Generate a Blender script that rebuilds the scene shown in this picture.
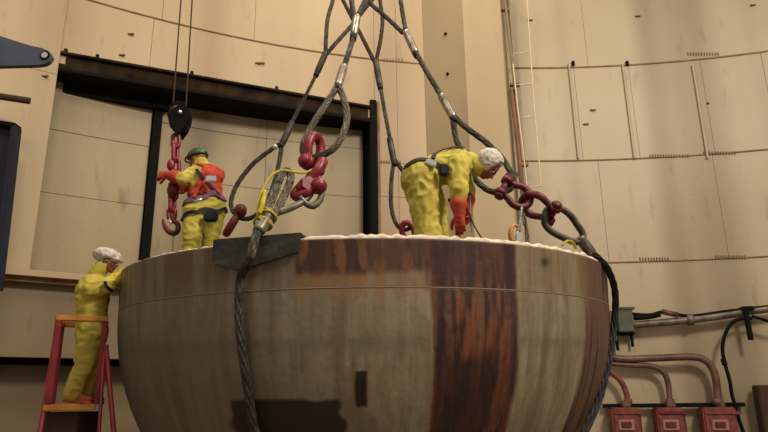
import bpy, bmesh, math, random
import numpy as np
from mathutils import Vector as V, Matrix, noise as mnoise
from mathutils.bvhtree import BVHTree
random.seed(7); rng = np.random.default_rng(7)
sc = bpy.context.scene; COL = sc.collection
for o in list(bpy.data.objects): bpy.data.objects.remove(o)

# ------------------------------------------------------------------ camera
FOC = 640.0; PITCH = math.radians(16); ROLL = math.radians(-0.75); CAM = V((0, 0, 2.6))
cr, sr, cp, sp = math.cos(ROLL), math.sin(ROLL), math.cos(PITCH), math.sin(PITCH)
R0, U0, F0 = V((1, 0, 0)), V((0, -sp, cp)), V((0, cp, sp))
RX = R0 * cr + U0 * sr; UX = U0 * cr - R0 * sr
cd = bpy.data.cameras.new('camera'); cam = bpy.data.objects.new('camera', cd); COL.objects.link(cam)
cd.sensor_width = 36; cd.lens = FOC * 36 / 768; cd.clip_end = 200
M = Matrix((RX, UX, -F0)).transposed().to_4x4(); M.translation = CAM; cam.matrix_world = M
sc.camera = cam
# ------------------------------------------------------------------ world, lights, exposure
w = bpy.data.worlds.new('world'); sc.world = w; w.use_nodes = True
w.node_tree.nodes['Background'].inputs[0].default_value = (1.0, 0.88, 0.74, 1)
w.node_tree.nodes['Background'].inputs[1].default_value = 0.40
def area(name, loc, target, size, power, colr):
    l = bpy.data.lights.new(name, 'AREA'); l.shape = 'DISK'; l.size = size; l.energy = power; l.color = colr
    o = bpy.data.objects.new(name, l); COL.objects.link(o); o.location = loc
    o.rotation_euler = (V(target) - V(loc)).to_track_quat('-Z', 'Y').to_euler(); return o
area('high_bay_light', (8, -0.5, 13.5), (-1, 9, 4), 3.0, 1600, (1.0, 0.88, 0.71))
area('high_bay_light', (-3, 1, 15), (-2, 10, 5), 3.0, 380, (1.0, 0.88, 0.71))
area('high_bay_light', (1.5, 8.5, 15), (0, 8.0, 4), 3.0, 300, (1.0, 0.88, 0.72))
sc.view_settings.view_transform = 'Standard'; sc.view_settings.look = 'None'
sc.view_settings.gamma = 1; sc.view_settings.use_curve_mapping = False
sc.view_settings.exposure = 0.0

# ------------------------------------------------------------------ projection helpers (pixel -> point at a chosen real depth)
def ray(px, py):
    u = (px - 384) / FOC; v = (216 - py) / FOC
    return F0 + RX * u + UX * v
def P(px, py, Y):
    d = ray(px, py); return CAM + d * (Y / d.y)
def PP(lst, Y=None): return [P(*(q if len(q) == 3 else (q[0], q[1], Y))) for q in lst]
WC = V((4.0, -4.0)); WR = 17.4
def W(px, py, off=0.0):
    d = ray(px, py); R = WR - off; ox, oy = -WC.x, -WC.y
    a = d.x**2 + d.y**2; b = d.x * ox + d.y * oy; c = ox * ox + oy * oy - R * R
    t = (-b + math.sqrt(b * b - a * c)) / a
    return CAM + d * t
def Wf(px, py): # azimuth, height on the wall cylinder
    q = W(px, py); return math.atan2(q.x - WC.x, q.y - WC.y), q.z
def cyl(phi, z, off=0.0): R = WR - off; return V((WC.x + R * math.sin(phi), WC.y + R * math.cos(phi), z))

# ------------------------------------------------------------------ materials
def srgb(r, g, b):
    f = lambda c: ((c / 255) / 12.92 if c / 255 <= 0.04045 else (((c / 255) + 0.055) / 1.055) ** 2.4)
    return (f(r), f(g), f(b), 1)
def mat(name, rgb, rough=0.7, metal=0.0, var=0.25, scale=8.0, rgb2=None, bump=0.0, bscale=60.0, stretch=(1, 1, 1), coord='Object', spec=0.4):
    m = bpy.data.materials.new(name); m.use_nodes = True; nt = m.node_tree; N = nt.nodes; L = nt.links
    b = N['Principled BSDF']; b.inputs['Roughness'].default_value = rough; b.inputs['Metallic'].default_value = metal
    b.inputs['Specular IOR Level'].default_value = spec
    c1 = srgb(*rgb); c2 = srgb(*rgb2) if rgb2 else tuple(list(np.array(c1[:3]) * (1 - var)) + [1])
    tc = N.new('ShaderNodeTexCoord'); mp = N.new('ShaderNodeMapping'); mp.inputs['Scale'].default_value = stretch
    L.new(tc.outputs[coord], mp.inputs[0])
    n = N.new('ShaderNodeTexNoise'); n.inputs['Scale'].default_value = scale; n.inputs['Detail'].default_value = 6
    L.new(mp.outputs[0], n.inputs['Vector'])
    r = N.new('ShaderNodeValToRGB'); r.color_ramp.elements[0].position = 0.35; r.color_ramp.elements[1].position = 0.68
    r.color_ramp.elements[0].color = c1; r.color_ramp.elements[1].color = c2
    L.new(n.outputs['Fac'], r.inputs[0]); L.new(r.outputs[0], b.inputs['Base Color'])
    if bump:
        n2 = N.new('ShaderNodeTexNoise'); n2.inputs['Scale'].default_value = bscale; L.new(mp.outputs[0], n2.inputs['Vector'])
        bp = N.new('ShaderNodeBump'); bp.inputs['Strength'].default_value = bump; bp.inputs['Distance'].default_value = 0.02
        L.new(n2.outputs['Fac'], bp.inputs['Height']); L.new(bp.outputs[0], b.inputs['Normal'])
    return m
def wall_mat(name, base, stain, grime, gl=0.5, sl=0.5, runs=()):
    """painted steel liner: blotches, vertical runs and rust freckles, UV in metres"""
    m = bpy.data.materials.new(name); m.use_nodes = True; nt = m.node_tree; N = nt.nodes; L = nt.links
    b = N['Principled BSDF']; b.inputs['Roughness'].default_value = 0.45; b.inputs['Specular IOR Level'].default_value = 0.35
    tc = N.new('ShaderNodeTexCoord')
    def nz(scale, st, detail=5, lo=0.4, hi=0.7):
        mp = N.new('ShaderNodeMapping'); mp.inputs['Scale'].default_value = st; L.new(tc.outputs['UV'], mp.inputs[0])
        n = N.new('ShaderNodeTexNoise'); n.inputs['Scale'].default_value = scale; n.inputs['Detail'].default_value = detail
        L.new(mp.outputs[0], n.inputs['Vector'])
        r = N.new('ShaderNodeMapRange'); r.inputs['From Min'].default_value = lo; r.inputs['From Max'].default_value = hi
        L.new(n.outputs['Fac'], r.inputs['Value']); return r.outputs[0], n.outputs['Fac']
    def mix(fac, a, bcol, k):
        mx = N.new('ShaderNodeMix'); mx.data_type = 'RGBA'
        mm = N.new('ShaderNodeMath'); mm.operation = 'MULTIPLY'; mm.inputs[1].default_value = k
        L.new(fac, mm.inputs[0]); L.new(mm.outputs[0], mx.inputs['Factor'])
        if isinstance(a, tuple): mx.inputs['A'].default_value = a
        else: L.new(a, mx.inputs['A'])
        mx.inputs['B'].default_value = bcol; return mx.outputs['Result']
    c = mix(nz(0.35, (1, 1, 1))[0], srgb(*base), srgb(*stain), sl)
    c = mix(nz(0.6, (1, 0.05, 1), 1.5, 0.45, 0.72)[0], c, srgb(*grime), gl)
    c = mix(nz(4.0, (1, 0.25, 1), 8, 0.6, 0.8)[0], c, srgb(*grime), gl * 0.8)
    sx = N.new('ShaderNodeSeparateXYZ'); L.new(tc.outputs['UV'], sx.inputs[0])
    for u0, hw_, k_ in runs:                                             # wide dirt runs washed down the liner, metres along the wall
        s1 = N.new('ShaderNodeMath'); s1.operation = 'SUBTRACT'; s1.inputs[1].default_value = u0; L.new(sx.outputs[0], s1.inputs[0])
        s2 = N.new('ShaderNodeMath'); s2.operation = 'ABSOLUTE'; L.new(s1.outputs[0], s2.inputs[0])
        s3 = N.new('ShaderNodeMapRange'); s3.interpolation_type = 'SMOOTHSTEP'; s3.inputs['From Min'].default_value = hw_; s3.inputs['From Max'].default_value = 0.0
        L.new(s2.outputs[0], s3.inputs['Value']); c = mix(s3.outputs[0], c, srgb(*grime), k_)
    fr, raw = nz(14, (1, 1, 1), 4, 0.70, 0.80)
    c = mix(fr, c, srgb(96, 62, 34), 0.35)
    L.new(c, b.inputs['Base Color'])
    bp = N.new('ShaderNodeBump'); bp.inputs['Strength'].default_value = 0.12; bp.inputs['Distance'].default_value = 0.02
    L.new(raw, bp.inputs['Height']); L.new(bp.outputs[0], b.inputs['Normal'])
    return m
M_wall = wall_mat('liner_paint', (184, 167, 140), (168, 147, 118), (122, 104, 82), 0.75, runs=[(Wf(668, 200)[0] * WR, 0.45, 0.4), (Wf(722, 200)[0] * WR, 0.65, 0.5), (Wf(578, 200)[0] * WR, 0.3, 0.15)])
M_wallL = wall_mat('liner_paint_warm', (190, 168, 134), (176, 149, 112), (132, 107, 78), 0.6)
M_low = wall_mat('liner_paint_dirty_shaded', (146, 128, 100), (116, 100, 76), (74, 62, 46), 0.7, 0.6)  # dirty liner paint, base darkened to carry the shade low on the wall
M_door = wall_mat('door_paint', (170, 152, 118), (146, 126, 94), (84, 66, 42), 0.95, 0.7)
M_col = wall_mat('column_paint', (194, 176, 144), (180, 158, 124), (150, 128, 98), 0.3, 0.4)
M_back = mat('rusty_backing', (160, 132, 98), 0.9, var=0.4)
M_seam = mat('seam_rust', (146, 114, 80), 0.85, var=0.4, scale=3)
M_beam = mat('dirty_beam', (26, 21, 17), 0.9, spec=.1, rgb2=(60, 45, 31), scale=2.6, bump=0.4, bscale=12)
M_dark = mat('black_steel', (20, 17, 15), 0.85, var=0.3, scale=5, spec=0.15)
M_floor = mat('concrete_floor', (120, 108, 88), 0.8, var=0.3, scale=1.5, bump=0.2)
M_rope = mat('wire_rope_steel', (84, 78, 68), 0.5, 0.4, rgb2=(42, 38, 33), scale=9)
M_ropeb = mat('wire_rope_bright', (112, 102, 86), 0.5, 0.4, rgb2=(62, 55, 46), scale=9)
M_rusted_rope = mat('wire_rope_brown', (72, 58, 48), 0.6, 0.3, rgb2=(42, 35, 30), scale=9)
M_alu = mat('pressed_aluminium', (190, 182, 164), 0.35, 0.7, rgb2=(120, 112, 98), scale=14)
M_thim = mat('galvanised_thimble', (138, 132, 118), 0.4, 0.5, rgb2=(76, 72, 64), scale=9)
M_tape = mat('black_tape', (26, 25, 25), 0.6, var=0.2)
M_red = mat('crimson_paint', (150, 26, 46), 0.4, rgb2=(96, 14, 28), scale=18, spec=0.6)
M_redd = mat('worn_maroon_paint', (116, 34, 42), 0.45, rgb2=(68, 24, 27), scale=18)
M_redl = mat('ladder_red', (144, 36, 42), 0.5, rgb2=(100, 26, 34), scale=6)
M_ylad = mat('ladder_yellow', (206, 142, 52), 0.55, rgb2=(168, 104, 38), scale=6)
M_yel = mat('yellow_coverall', (204, 190, 88), 0.9, rgb2=(186, 170, 72), scale=5, bump=0.15, bscale=70)
M_yelg = mat('yellow_strap', (206, 190, 62), 0.7, rgb2=(170, 150, 50), scale=20)
M_org = mat('orange_glove', (196, 76, 46), 0.7, rgb2=(160, 54, 40), scale=18)
M_vest = mat('orange_red_vest', (198, 74, 48), 0.8, rgb2=(160, 50, 38), scale=9)
M_white = mat('white_cloth', (222, 214, 204), 0.8, rgb2=(178, 166, 156), scale=16, bump=0.3, bscale=40)
M_foam = mat('white_foam', (240, 230, 208), 0.8, rgb2=(196, 182, 156), scale=12)
M_green = mat('green_helmet', (62, 96, 48), 0.4, rgb2=(40, 66, 36), scale=22)
M_skin = mat('skin', (168, 108, 82), 0.6, var=0.12, scale=20)
M_skin2 = mat('ruddy_skin', (138, 76, 62), 0.6, var=0.15, scale=20)
M_hair = mat('dark_hair', (40, 28, 20), 0.8, var=0.3, scale=40)
M_eye = mat('eye_white', (225, 220, 212), 0.3, var=0.02)
M_lip = mat('lip', (130, 66, 58), 0.6, var=0.1)
M_blk = mat('black_webbing', (30, 28, 34), 0.7, var=0.3, scale=30)
M_purp = mat('violet_webbing', (120, 74, 112), 0.7, var=0.3, scale=30)
M_silver = mat('bright_buckle', (225, 225, 220), 0.25, 0.6, var=0.2, scale=30)
M_boot = mat('orange_overshoe', (188, 84, 48), 0.6, var=0.25, scale=18)
M_blue = mat('slate_blue_paint', (84, 90, 108), 0.6, rgb2=(68, 73, 88), scale=3)
M_navy = mat('navy_paint', (36, 40, 62), 0.6, rgb2=(24, 27, 42), scale=3)
M_pipe = mat('grey_conduit', (126, 116, 104), 0.5, 0.3, rgb2=(84, 74, 64), scale=5)
M_pipeb = mat('brown_conduit', (118, 86, 74), 0.5, 0.2, rgb2=(80, 58, 50), scale=5)
M_boxg = mat('grey_green_box', (86, 90, 76), 0.6, var=0.35, scale=6)
M_boxr = mat('red_box', (136, 68, 58), 0.65, rgb2=(92, 50, 45), scale=8)
M_lbl = mat('faded_label', (160, 122, 102), 0.6, var=0.2, scale=30)
M_pad = mat('rubber_pad', (62, 60, 54), 0.75, var=0.35, scale=6, bump=0.3, bscale=20)
M_stair = mat('brown_board', (72, 48, 34), 0.8, var=0.3)

# ------------------------------------------------------------------ object helpers
def tag(o, label=None, cat=None, group=None, kind=None):
    if label: o['label'] = label
    if cat: o['category'] = cat
    if group: o['group'] = group
    if kind: o['kind'] = kind
    return o
def empty(name, loc, label, cat, group=None):
    o = bpy.data.objects.new(name, None); COL.objects.link(o); o.location = V(loc); o.empty_display_size = 0.1
    return tag(o, label, cat, group)
def mesh_obj(name, verts, faces, m, parent=None, smooth=False, uvs=None, mesh=None):
    if mesh is None:
        mesh = bpy.data.meshes.new(name); mesh.from_pydata([tuple(v) for v in verts], [], faces); mesh.update()
    if m: mesh.materials.clear(); mesh.materials.append(m)
    if smooth: mesh.polygons.foreach_set('use_smooth', [True] * len(mesh.polygons))
    if uvs is not None:
        l = mesh.uv_layers.new(name='UVMap')
        idx = np.zeros(len(mesh.loops), dtype=np.int32); mesh.loops.foreach_get('vertex_index', idx)
        l.data.foreach_set('uv', np.asarray(uvs, dtype=np.float32)[idx].ravel())
    o = bpy.data.objects.new(name, mesh); COL.objects.link(o)
    if parent is not None:
        o.parent = parent; par = V((0, 0, 0)); q = parent
        while q is not None: par += q.location; q = q.parent
        mesh.transform(Matrix.Translation(-par))
    return o
class MB:
    def __init__(s): s.v = []; s.f = []
    def add(s, vs, fs):
        n = len(s.v); s.v += [V(q) for q in vs]; s.f += [tuple(i + n for i in f) for f in fs]; return s
    def box(s, c, hx, hy, hz, ax=V((1, 0, 0)), ay=V((0, 1, 0)), az=V((0, 0, 1)), bev=0.0):
        c = V(c)
        if bev <= 0:
            vs = [c + ax * (hx * i) + ay * (hy * j) + az * (hz * k) for i in (-1, 1) for j in (-1, 1) for k in (-1, 1)]
            return s.add(vs, [(0, 1, 3, 2), (4, 6, 7, 5), (0, 4, 5, 1), (2, 3, 7, 6), (0, 2, 6, 4), (1, 5, 7, 3)])
        bm = bmesh.new(); bmesh.ops.create_cube(bm, size=2)
        for q in bm.verts: q.co = V((q.co.x * hx, q.co.y * hy, q.co.z * hz))
        bmesh.ops.bevel(bm, geom=bm.edges[:], offset=bev, segments=2, affect='EDGES')
        bm.verts.ensure_lookup_table()
        vs = [c + ax * q.co.x + ay * q.co.y + az * q.co.z for q in bm.verts]; fs = [tuple(v.index for v in f.verts) for f in bm.faces]
        bm.free(); return s.add(vs, fs)
    def sweep(s, pts, r, n=12, lobes=0, twist=0.0, amp=0.0, step=None, closed=False, flat=None, fdir=None, smooth=True):
        """tube along a smooth path; r number or list; lobes make the strands of a laid wire rope"""
        pts = [V(p) for p in pts]
        rs = list(r) if isinstance(r, (list, tuple)) else [r] * len(pts)
        if smooth and len(pts) > 2:
            out = []; ro = []; n0 = len(pts)
            rng_ = range(n0 if closed else n0 - 1)
            for i in rng_:
                g = (lambda k: pts[k % n0]) if closed else (lambda k: pts[min(max(k, 0), n0 - 1)])
                p0, p1, p2, p3 = g(i - 1), g(i), g(i + 1), g(i + 2)
                k = max(2, int((p2 - p1).length / (step or max(rs[i] * 1.5, 0.01))))
                k = min(k, 80)
                for j in range(k):
                    t = j / k
                    out.append(0.5 * ((2 * p1) + (p2 - p0) * t + (2 * p0 - 5 * p1 + 4 * p2 - p3) * t * t + (3 * p1 - p0 - 3 * p2 + p3) * t**3))
                    ro.append(rs[i % n0] * (1 - t) + rs[(i + 1) % n0] * t)
            if not closed: out.append(pts[-1]); ro.append(rs[-1])
            pts, rs = out, ro
        elif lobes and len(pts) == 2:
            a, b = pts; k = max(2, int((b - a).length / (step or 0.03)))
            pts = [a.lerp(b, i / k) for i in range(k + 1)]; rs = [rs[0] + (rs[1] - rs[0]) * i / k for i in range(k + 1)]
        m = len(pts)
        tans = []
        for i in range(m):
            a = pts[(i - 1) % m] if closed else pts[max(i - 1, 0)]; b = pts[(i + 1) % m] if closed else pts[min(i + 1, m - 1)]
            t = (b - a); tans.append(t.normalized() if t.length > 1e-9 else V((0, 0, 1)))
        ref = V((0, 0, 1)) if abs(tans[0].z) < 0.9 else V((1, 0, 0))
        if fdir is not None: ref = V(fdir)
        u = (ref - tans[0] * ref.dot(tans[0])).normalized(); vs = []; L = 0
        for i in range(m):
            t = tans[i]; u = (ref if fdir is not None else u); u = (u - t * u.dot(t)).normalized(); w_ = t.cross(u)
            if i: L += (pts[i] - pts[i - 1]).length
            for j in range(n):
                a = 2 * math.pi * j / n; rr = rs[i]
                if lobes: rr *= 1 - amp + amp * abs(math.sin(lobes * 0.5 * (a + twist * L)))
                fx = flat if flat else 1.0
                vs.append(pts[i] + u * (math.cos(a) * rr * fx) + w_ * (math.sin(a) * rr))
        fs = []
        for i in range(m if closed else m - 1):
            i2 = (i + 1) % m
            for j in range(n): fs.append((i * n + j, i * n + (j + 1) % n, i2 * n + (j + 1) % n, i2 * n + j))
        if not closed:
            fs.append(tuple(range(n - 1, -1, -1))); fs.append(tuple((m - 1) * n + j for j in range(n)))
        return s.add(vs, fs)
    def rod(s, a, b, r, n=12, r2=None): return s.sweep([a, b], [r, r if r2 is None else r2], n, smooth=False)
    def caps(s, a, b, ra, rb=None, n=16, fl=1.0, fdir=None, k=5):
        """round-ended tapered limb; fl squashes it along fdir"""
        a, b = V(a), V(b); rb = ra if rb is None else rb
        ax = b - a; ln = ax.length; ax = ax.normalized() if ln > 1e-6 else V((0, 0, 1))
        u = ax.orthogonal().normalized(); w_ = ax.cross(u); rings = []
        for i in range(k): t = math.pi / 2 * i / k; rings.append((a - ax * (ra * math.cos(t)), ra * math.sin(t)))
        for i in range(5): t = i / 4; rings.append((a + ax * (ln * t), ra + (rb - ra) * t))
        for i in range(1, k + 1): t = math.pi / 2 * i / k; rings.append((b + ax * (rb * math.sin(t)), rb * math.cos(t)))
        vs = []
        for c, r in rings:
            for j in range(n):
                an = 2 * math.pi * j / n; d = u * math.cos(an) + w_ * math.sin(an)
                q = d * max(r, 1e-4)
                if fdir is not None: fd = V(fdir).normalized(); q -= fd * (q.dot(fd) * (1 - fl))
                vs.append(c + q)
        m = len(rings); fs = []
        for i in range(m - 1):
            for j in range(n): fs.append((i * n + j, i * n + (j + 1) % n, (i + 1) * n + (j + 1) % n, (i + 1) * n + j))
        fs.append(tuple(range(n - 1, -1, -1))); fs.append(tuple((m - 1) * n + j for j in range(n)))
        return s.add(vs, fs)
    def ell(s, c, rx, ry, rz, ax=V((1, 0, 0)), ay=V((0, 1, 0)), az=V((0, 0, 1)), n=20, m=12, zmin=-1.0):
        c = V(c); vs = []; rows = []
        for i in range(m + 1):
            t = -math.pi / 2 + math.pi * i / m; z = max(math.sin(t), zmin); r = math.sqrt(max(0, 1 - z * z)) if math.sin(t) >= zmin else math.cos(t) * math.sqrt(1 - zmin**2)
            r = max(r, 1e-3)
            for j in range(n):
                a = 2 * math.pi * j / n; vs.append(c + ax * (rx * r * math.cos(a)) + ay * (ry * r * math.sin(a)) + az * (rz * z))
        fs = [(i * n + j, i * n + (j + 1) % n, (i + 1) * n + (j + 1) % n, (i + 1) * n + j) for i in range(m) for j in range(n)]
        fs += [tuple(range(n - 1, -1, -1)), tuple(m * n + j for j in range(n))]
        return s.add(vs, fs)
    def prism(s, poly, d):
        """extruded polygon: poly world points, d thickness vector"""
        n = len(poly); vs = [V(p) for p in poly] + [V(p) + V(d) for p in poly]
        return s.add(vs, [tuple(range(n - 1, -1, -1)), tuple(range(n, 2 * n))] + [(i, (i + 1) % n, n + (i + 1) % n, n + i) for i in range(n)])
    def build(s, name, m, parent=None, smooth=False): return mesh_obj(name, s.v, s.f, m, parent, smooth)
def remesh(mb, voxel, smooth_it=3):
    me = bpy.data.meshes.new('tmp'); me.from_pydata([tuple(v) for v in mb.v], [], mb.f); me.update()
    o = bpy.data.objects.new('tmp', me); COL.objects.link(o)
    r = o.modifiers.new('r', 'REMESH'); r.mode = 'VOXEL'; r.voxel_size = voxel
    if smooth_it: s_ = o.modifiers.new('s', 'SMOOTH'); s_.iterations = smooth_it; s_.factor = 0.5
    dg = bpy.context.evaluated_depsgraph_get(); dg.update()
    out = bpy.data.meshes.new_from_object(o.evaluated_get(dg)); bpy.data.objects.remove(o); out.materials.clear()
    return out
def wrinkle(me, amp, sc_=(9, 9, 15), big=0.0):
    me.update(); nrm = [V(v.normal) for v in me.vertices]
    for v, n in zip(me.vertices, nrm):
        q = V((v.co.x * sc_[0], v.co.y * sc_[1], v.co.z * sc_[2]))
        a = 1 - 2 * abs(mnoise.noise(q)); b = mnoise.noise(q * 0.35)
        v.co += n * (amp * (a - 0.6) + big * b)
def shell_from(me, pred, off, name, m, parent):
    me.update(); keep = [p for p in me.polygons if pred(p.center)]
    bm = bmesh.new(); idx = {}
    for p in keep:
        vs = []
        for i in p.vertices:
            if i not in idx: vv = me.vertices[i]; idx[i] = bm.verts.new(vv.co + vv.normal * off)
            vs.append(idx[i])
        bm.faces.new(vs)
    bmesh.ops.recalc_face_normals(bm, faces=bm.faces)
    bm.normal_update()
    bmesh.ops.solidify(bm, geom=bm.faces[:], thickness=off * 0.8)
    nm = bpy.data.meshes.new(name); bm.to_mesh(nm); bm.free()
    return mesh_obj(name, None, None, m, parent, True, mesh=nm)
def ribbon_on(me, path, width, name, m, parent, lift=0.010, thick=0.008, cast=None):
    bv = BVHTree.FromPolygons([v.co for v in me.vertices], [tuple(p.vertices) for p in me.polygons])
    pts = []
    for a, b in zip(path[:-1], path[1:]):
        k = max(2, int((b - a).length / 0.03))
        for i in range(k): pts.append(a.lerp(b, i / k))
    pts.append(path[-1]); loc = []; nr = []
    for p in pts:
        l = None
        if cast is not None: l, n, i, d = bv.ray_cast(p - cast * 1.0, cast)
        if l is None: l, n, i, d = bv.find_nearest(p)
        loc.append(l); nr.append(n)
    for it in range(3):
        nr = [(nr[max(i - 1, 0)] + nr[i] * 2 + nr[min(i + 1, len(nr) - 1)]).normalized() for i in range(len(nr))]
        loc = [(loc[max(i - 1, 0)] + loc[i] * 2 + loc[min(i + 1, len(loc) - 1)]) / 4 for i in range(len(loc))]
    vs = []
    for i, (l, n) in enumerate(zip(loc, nr)):
        t = (loc[min(i + 1, len(loc) - 1)] - loc[max(i - 1, 0)]).normalized(); s_ = n.cross(t).normalized()
        for a, b in ((-1, 0), (1, 0), (1, 1), (-1, 1)): vs.append(l + n * (lift + b * thick) + s_ * (a * width / 2))
    n_ = len(loc); fs = [(i * 4 + j, i * 4 + (j + 1) % 4, (i + 1) * 4 + (j + 1) % 4, (i + 1) * 4 + j) for i in range(n_ - 1) for j in range(4)]
    fs += [(3, 2, 1, 0), tuple((n_ - 1) * 4 + j for j in range(4))]
    return mesh_obj(name, vs, fs, m, parent)

# ================================================================== SETTING
fl = MB()
a0, a1 = math.radians(-60), math.radians(60)
fl.box((0, 4, -0.1), 26, 20, 0.1)
tag(fl.build('floor', M_floor), kind='structure')
def cgrid(pa, pb, za, zb, off, th, step=0.02):
    """curved slab between two azimuths and two heights, standing 'off' proud of the wall radius, th thick"""
    n = max(1, int(abs(pb - pa) / step)); vs = []; uv = []
    for i in range(n + 1):
        p = pa + (pb - pa) * i / n
        for o_, z in ((off, za), (off, zb), (off - th, zb), (off - th, za)): vs.append(cyl(p, z, o_)); uv.append((p * WR, z))
    fs = [(i * 4 + j, (i + 1) * 4 + j, (i + 1) * 4 + (j + 1) % 4, i * 4 + (j + 1) % 4) for i in range(n) for j in range(4)]
    fs += [(0, 1, 2, 3), (n * 4 + 3, n * 4 + 2, n * 4 + 1, n * 4)]
    return vs, fs, uv
ZT = 19.0
phL = Wf(44, 165)[0]; phR = Wf(375, 170)[0]; LB0 = W(60, 52); LB1 = W(373, 107); zL = min(LB0.z, LB1.z) - 0.22; zS = Wf(40, 277)[1]; zS2 = Wf(60, 357)[1]
zr1 = Wf(590, 67)[1]; zr2 = Wf(650, 158)[1]; zr3 = Wf(690, 260)[1]; zU = Wf(240, 30)[1]; zU2 = Wf(380, 60)[1]
pc0 = Wf(424, 60)[0]; pc1 = Wf(513, 60)[0]
print('wall levels', phL, phR, zL, zS, zS2, zr1, zr2, zr3, zU, zU2, pc0, pc1)
# backing wall with the opening left free
bk = MB()
for (a, b, c, d) in ((a0, phL, 0, ZT), (phR, a1, 0, ZT), (phL, phR, 0, zS), (phL, phR, zL, ZT)):
    vs, fs, uv = cgrid(a, b, c, d, -0.012, 0.25); bk.add(vs, fs)
wall = tag(bk.build('wall_back', M_back), kind='structure')
GAP = 0.010 / WR
def plate(pa, pb, za, zb, m=M_wall, off=0.0, g=1.0, jit=True):
    j = random.uniform(-0.003, 0.003) if jit else 0
    vs, fs, uv = cgrid(pa + GAP * 0.5 * g, pb - GAP * 0.5 * g, za + 0.005 * g, zb - 0.005 * g, off + j, 0.014 + max(off, 0))
    o = mesh_obj('liner_plate', vs, fs, m, wall, False, uv); return o
def pz(px, py): return Wf(px, py)[0]
# right of the column
zl = 0.0
X2 = a1
row_top = [pc1, pz(584, 30), pz(765, 40) + 0.05, X2]
for a, b in zip(row_top[:-1], row_top[1:]): plate(a, b, zr1, ZT)
row1 = [pc1, pz(578, 110), pz(634, 110), pz(708, 110), pz(763, 65), X2]
for a, b in zip(row1[:-1], row1[1:]): plate(a, b, zr2, zr1)
row2 = [pc1, pz(604, 215), pz(722, 215), X2]
for a, b in zip(row2[:-1], row2[1:]): plate(a, b, zr3, zr2)
plate(pc1, X2, 0, zr3, M_wall)
# behind the column
plate(pc0, pc1, 0, ZT)
# between opening and column
pm = pz(397, 100)
for a, b in ((phR, pm), (pm, pc0)):
    for c, d in ((0, Wf(395, 197)[1]), (Wf(395, 197)[1], Wf(395, 163)[1]), (Wf(395, 163)[1], zU2), (zU2, ZT)): plate(a, b, c, d, M_wallL)
# above the opening
zm = (zU + zU2) / 2
ups = [phL, pz(160, 40), pz(255, 20), phR]
for a, b in zip(ups[:-1], ups[1:]): plate(a, b, zU2, ZT, M_wallL)
plate(phL, pz(150, 60), zL, zU2, M_wallL); plate(pz(150, 60), phR, zL, zU2, M_wallL)
# left of the opening, and the wall under it
ple = a0
for c, d in ((Wf(20, 68)[1], ZT), (zS, Wf(20, 68)[1])): plate(ple, phL, c, d, M_wallL, 0.10)
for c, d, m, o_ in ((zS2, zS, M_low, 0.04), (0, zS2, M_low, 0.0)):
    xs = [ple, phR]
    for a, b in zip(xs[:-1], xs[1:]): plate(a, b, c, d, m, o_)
# stiffener ribs standing on the plates
def rib(px, py0, py1, w_=0.016, m=M_wall, name='stiffener'):
    pa, z0 = Wf(px, py1); _, z1 = Wf(px, py0); q = cyl(pa, (z0 + z1) / 2, 0.03); n = V((math.sin(pa), math.cos(pa), 0)); t = V((math.cos(pa), -math.sin(pa), 0))
    return MB().box(q, w_, 0.035, (z1 - z0) / 2, t, n, V((0, 0, 1)), 0.005).build(name, m, wall)
for px in (577, 633, 706): rib(px + 1, 64, 159)
for px in (573, 627): rib(px, 62, 66, 0.03, M_dark, 'lug')
# horizontal backing bars at the seams
def seam_bar(pa, pb, z, h=0.02, m=M_seam, off=0.018, name='seam_weld'):
    vs, fs, uv = cgrid(pa, pb, z - h, z + h, off, 0.05); return mesh_obj(name, vs, fs, m, wall)
seam_bar(pc1, X2, zr1, 0.016); seam_bar(pc1, X2, zr2, 0.013); seam_bar(pz(604, 260), X2, zr3, 0.010)
seam_bar(phL, pc0, zU2, 0.012)
for (x0, x1, y) in ((688, 718, 55), (650, 688, 157), (704, 735, 154), (640, 668, 260), (716, 745, 258), (384, 402, 61), (376, 400, 163)):
    m = MB(); n = int((x1 - x0) / 2.4)
    for i in range(n):
        pa, z = Wf(x0 + (x1 - x0) * i / max(1, n - 1), y); q = cyl(pa, z + 0.02, 0.02)
        m.box(q, 0.007, 0.012, 0.035, V((math.cos(pa), -math.sin(pa), 0)), V((math.sin(pa), math.cos(pa), 0)))
    m.build('tick_row', M_seam, wall)['kind'] = 'stuff'  # row of short upright ticks along a seam
for (px, py) in ((131, 34), (122, 55), (45, 76), (638, 16), (593, 110), (586, 124), (753, 5), (530, 20), (708, 103), (448, 34), (450, 74), (258, 63), (262, 63)):
    if 418 < px < 505: continue
    q = W(px, py, 0.02 if px > 60 else 0.12); MB().box(q, 0.06 if px not in (708,) else 0.03, 0.02, 0.014, bev=0.004).build('lug', M_seam, wall)
# column (box pilaster): shaded left face, lit right face
A = W(418, 0); c0 = cyl(pc0, 0, 0); c3 = cyl(pc1, 0, 0)
def at_px_on(px, py, Y):
    q = P(px, py, Y); return q
k1 = P(466, 75, W(466, 75).y - 1.15); k2 = P(505, 75, W(505, 75).y - 0.5)
cv = []
foot = [V((c0.x, c0.y, 0)), V((k1.x, k1.y, 0)), V((k2.x, k2.y, 0)), V((c3.x - .16, c3.y, 0))]
cv = []; cuv = []; s_ = 0
cm = MB()
for i in range(3):
    a, b = foot[i], foot[i + 1]; ln = (b - a).length
    n0 = len(cv); cv += [a, b, b + V((0, 0, ZT)), a + V((0, 0, ZT))]; cuv += [(40 + s_, 0), (40 + s_ + ln, 0), (40 + s_ + ln, ZT), (40 + s_, ZT)]; s_ += ln
fs = [(0, 1, 2, 3), (4, 5, 6, 7), (8, 9, 10, 11)]
n0 = len(cv); cv += [f_ for f_ in foot] + [f_ + V((0, 0, ZT)) for f_ in foot]; cuv += [(0, 0)] * 8
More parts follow.
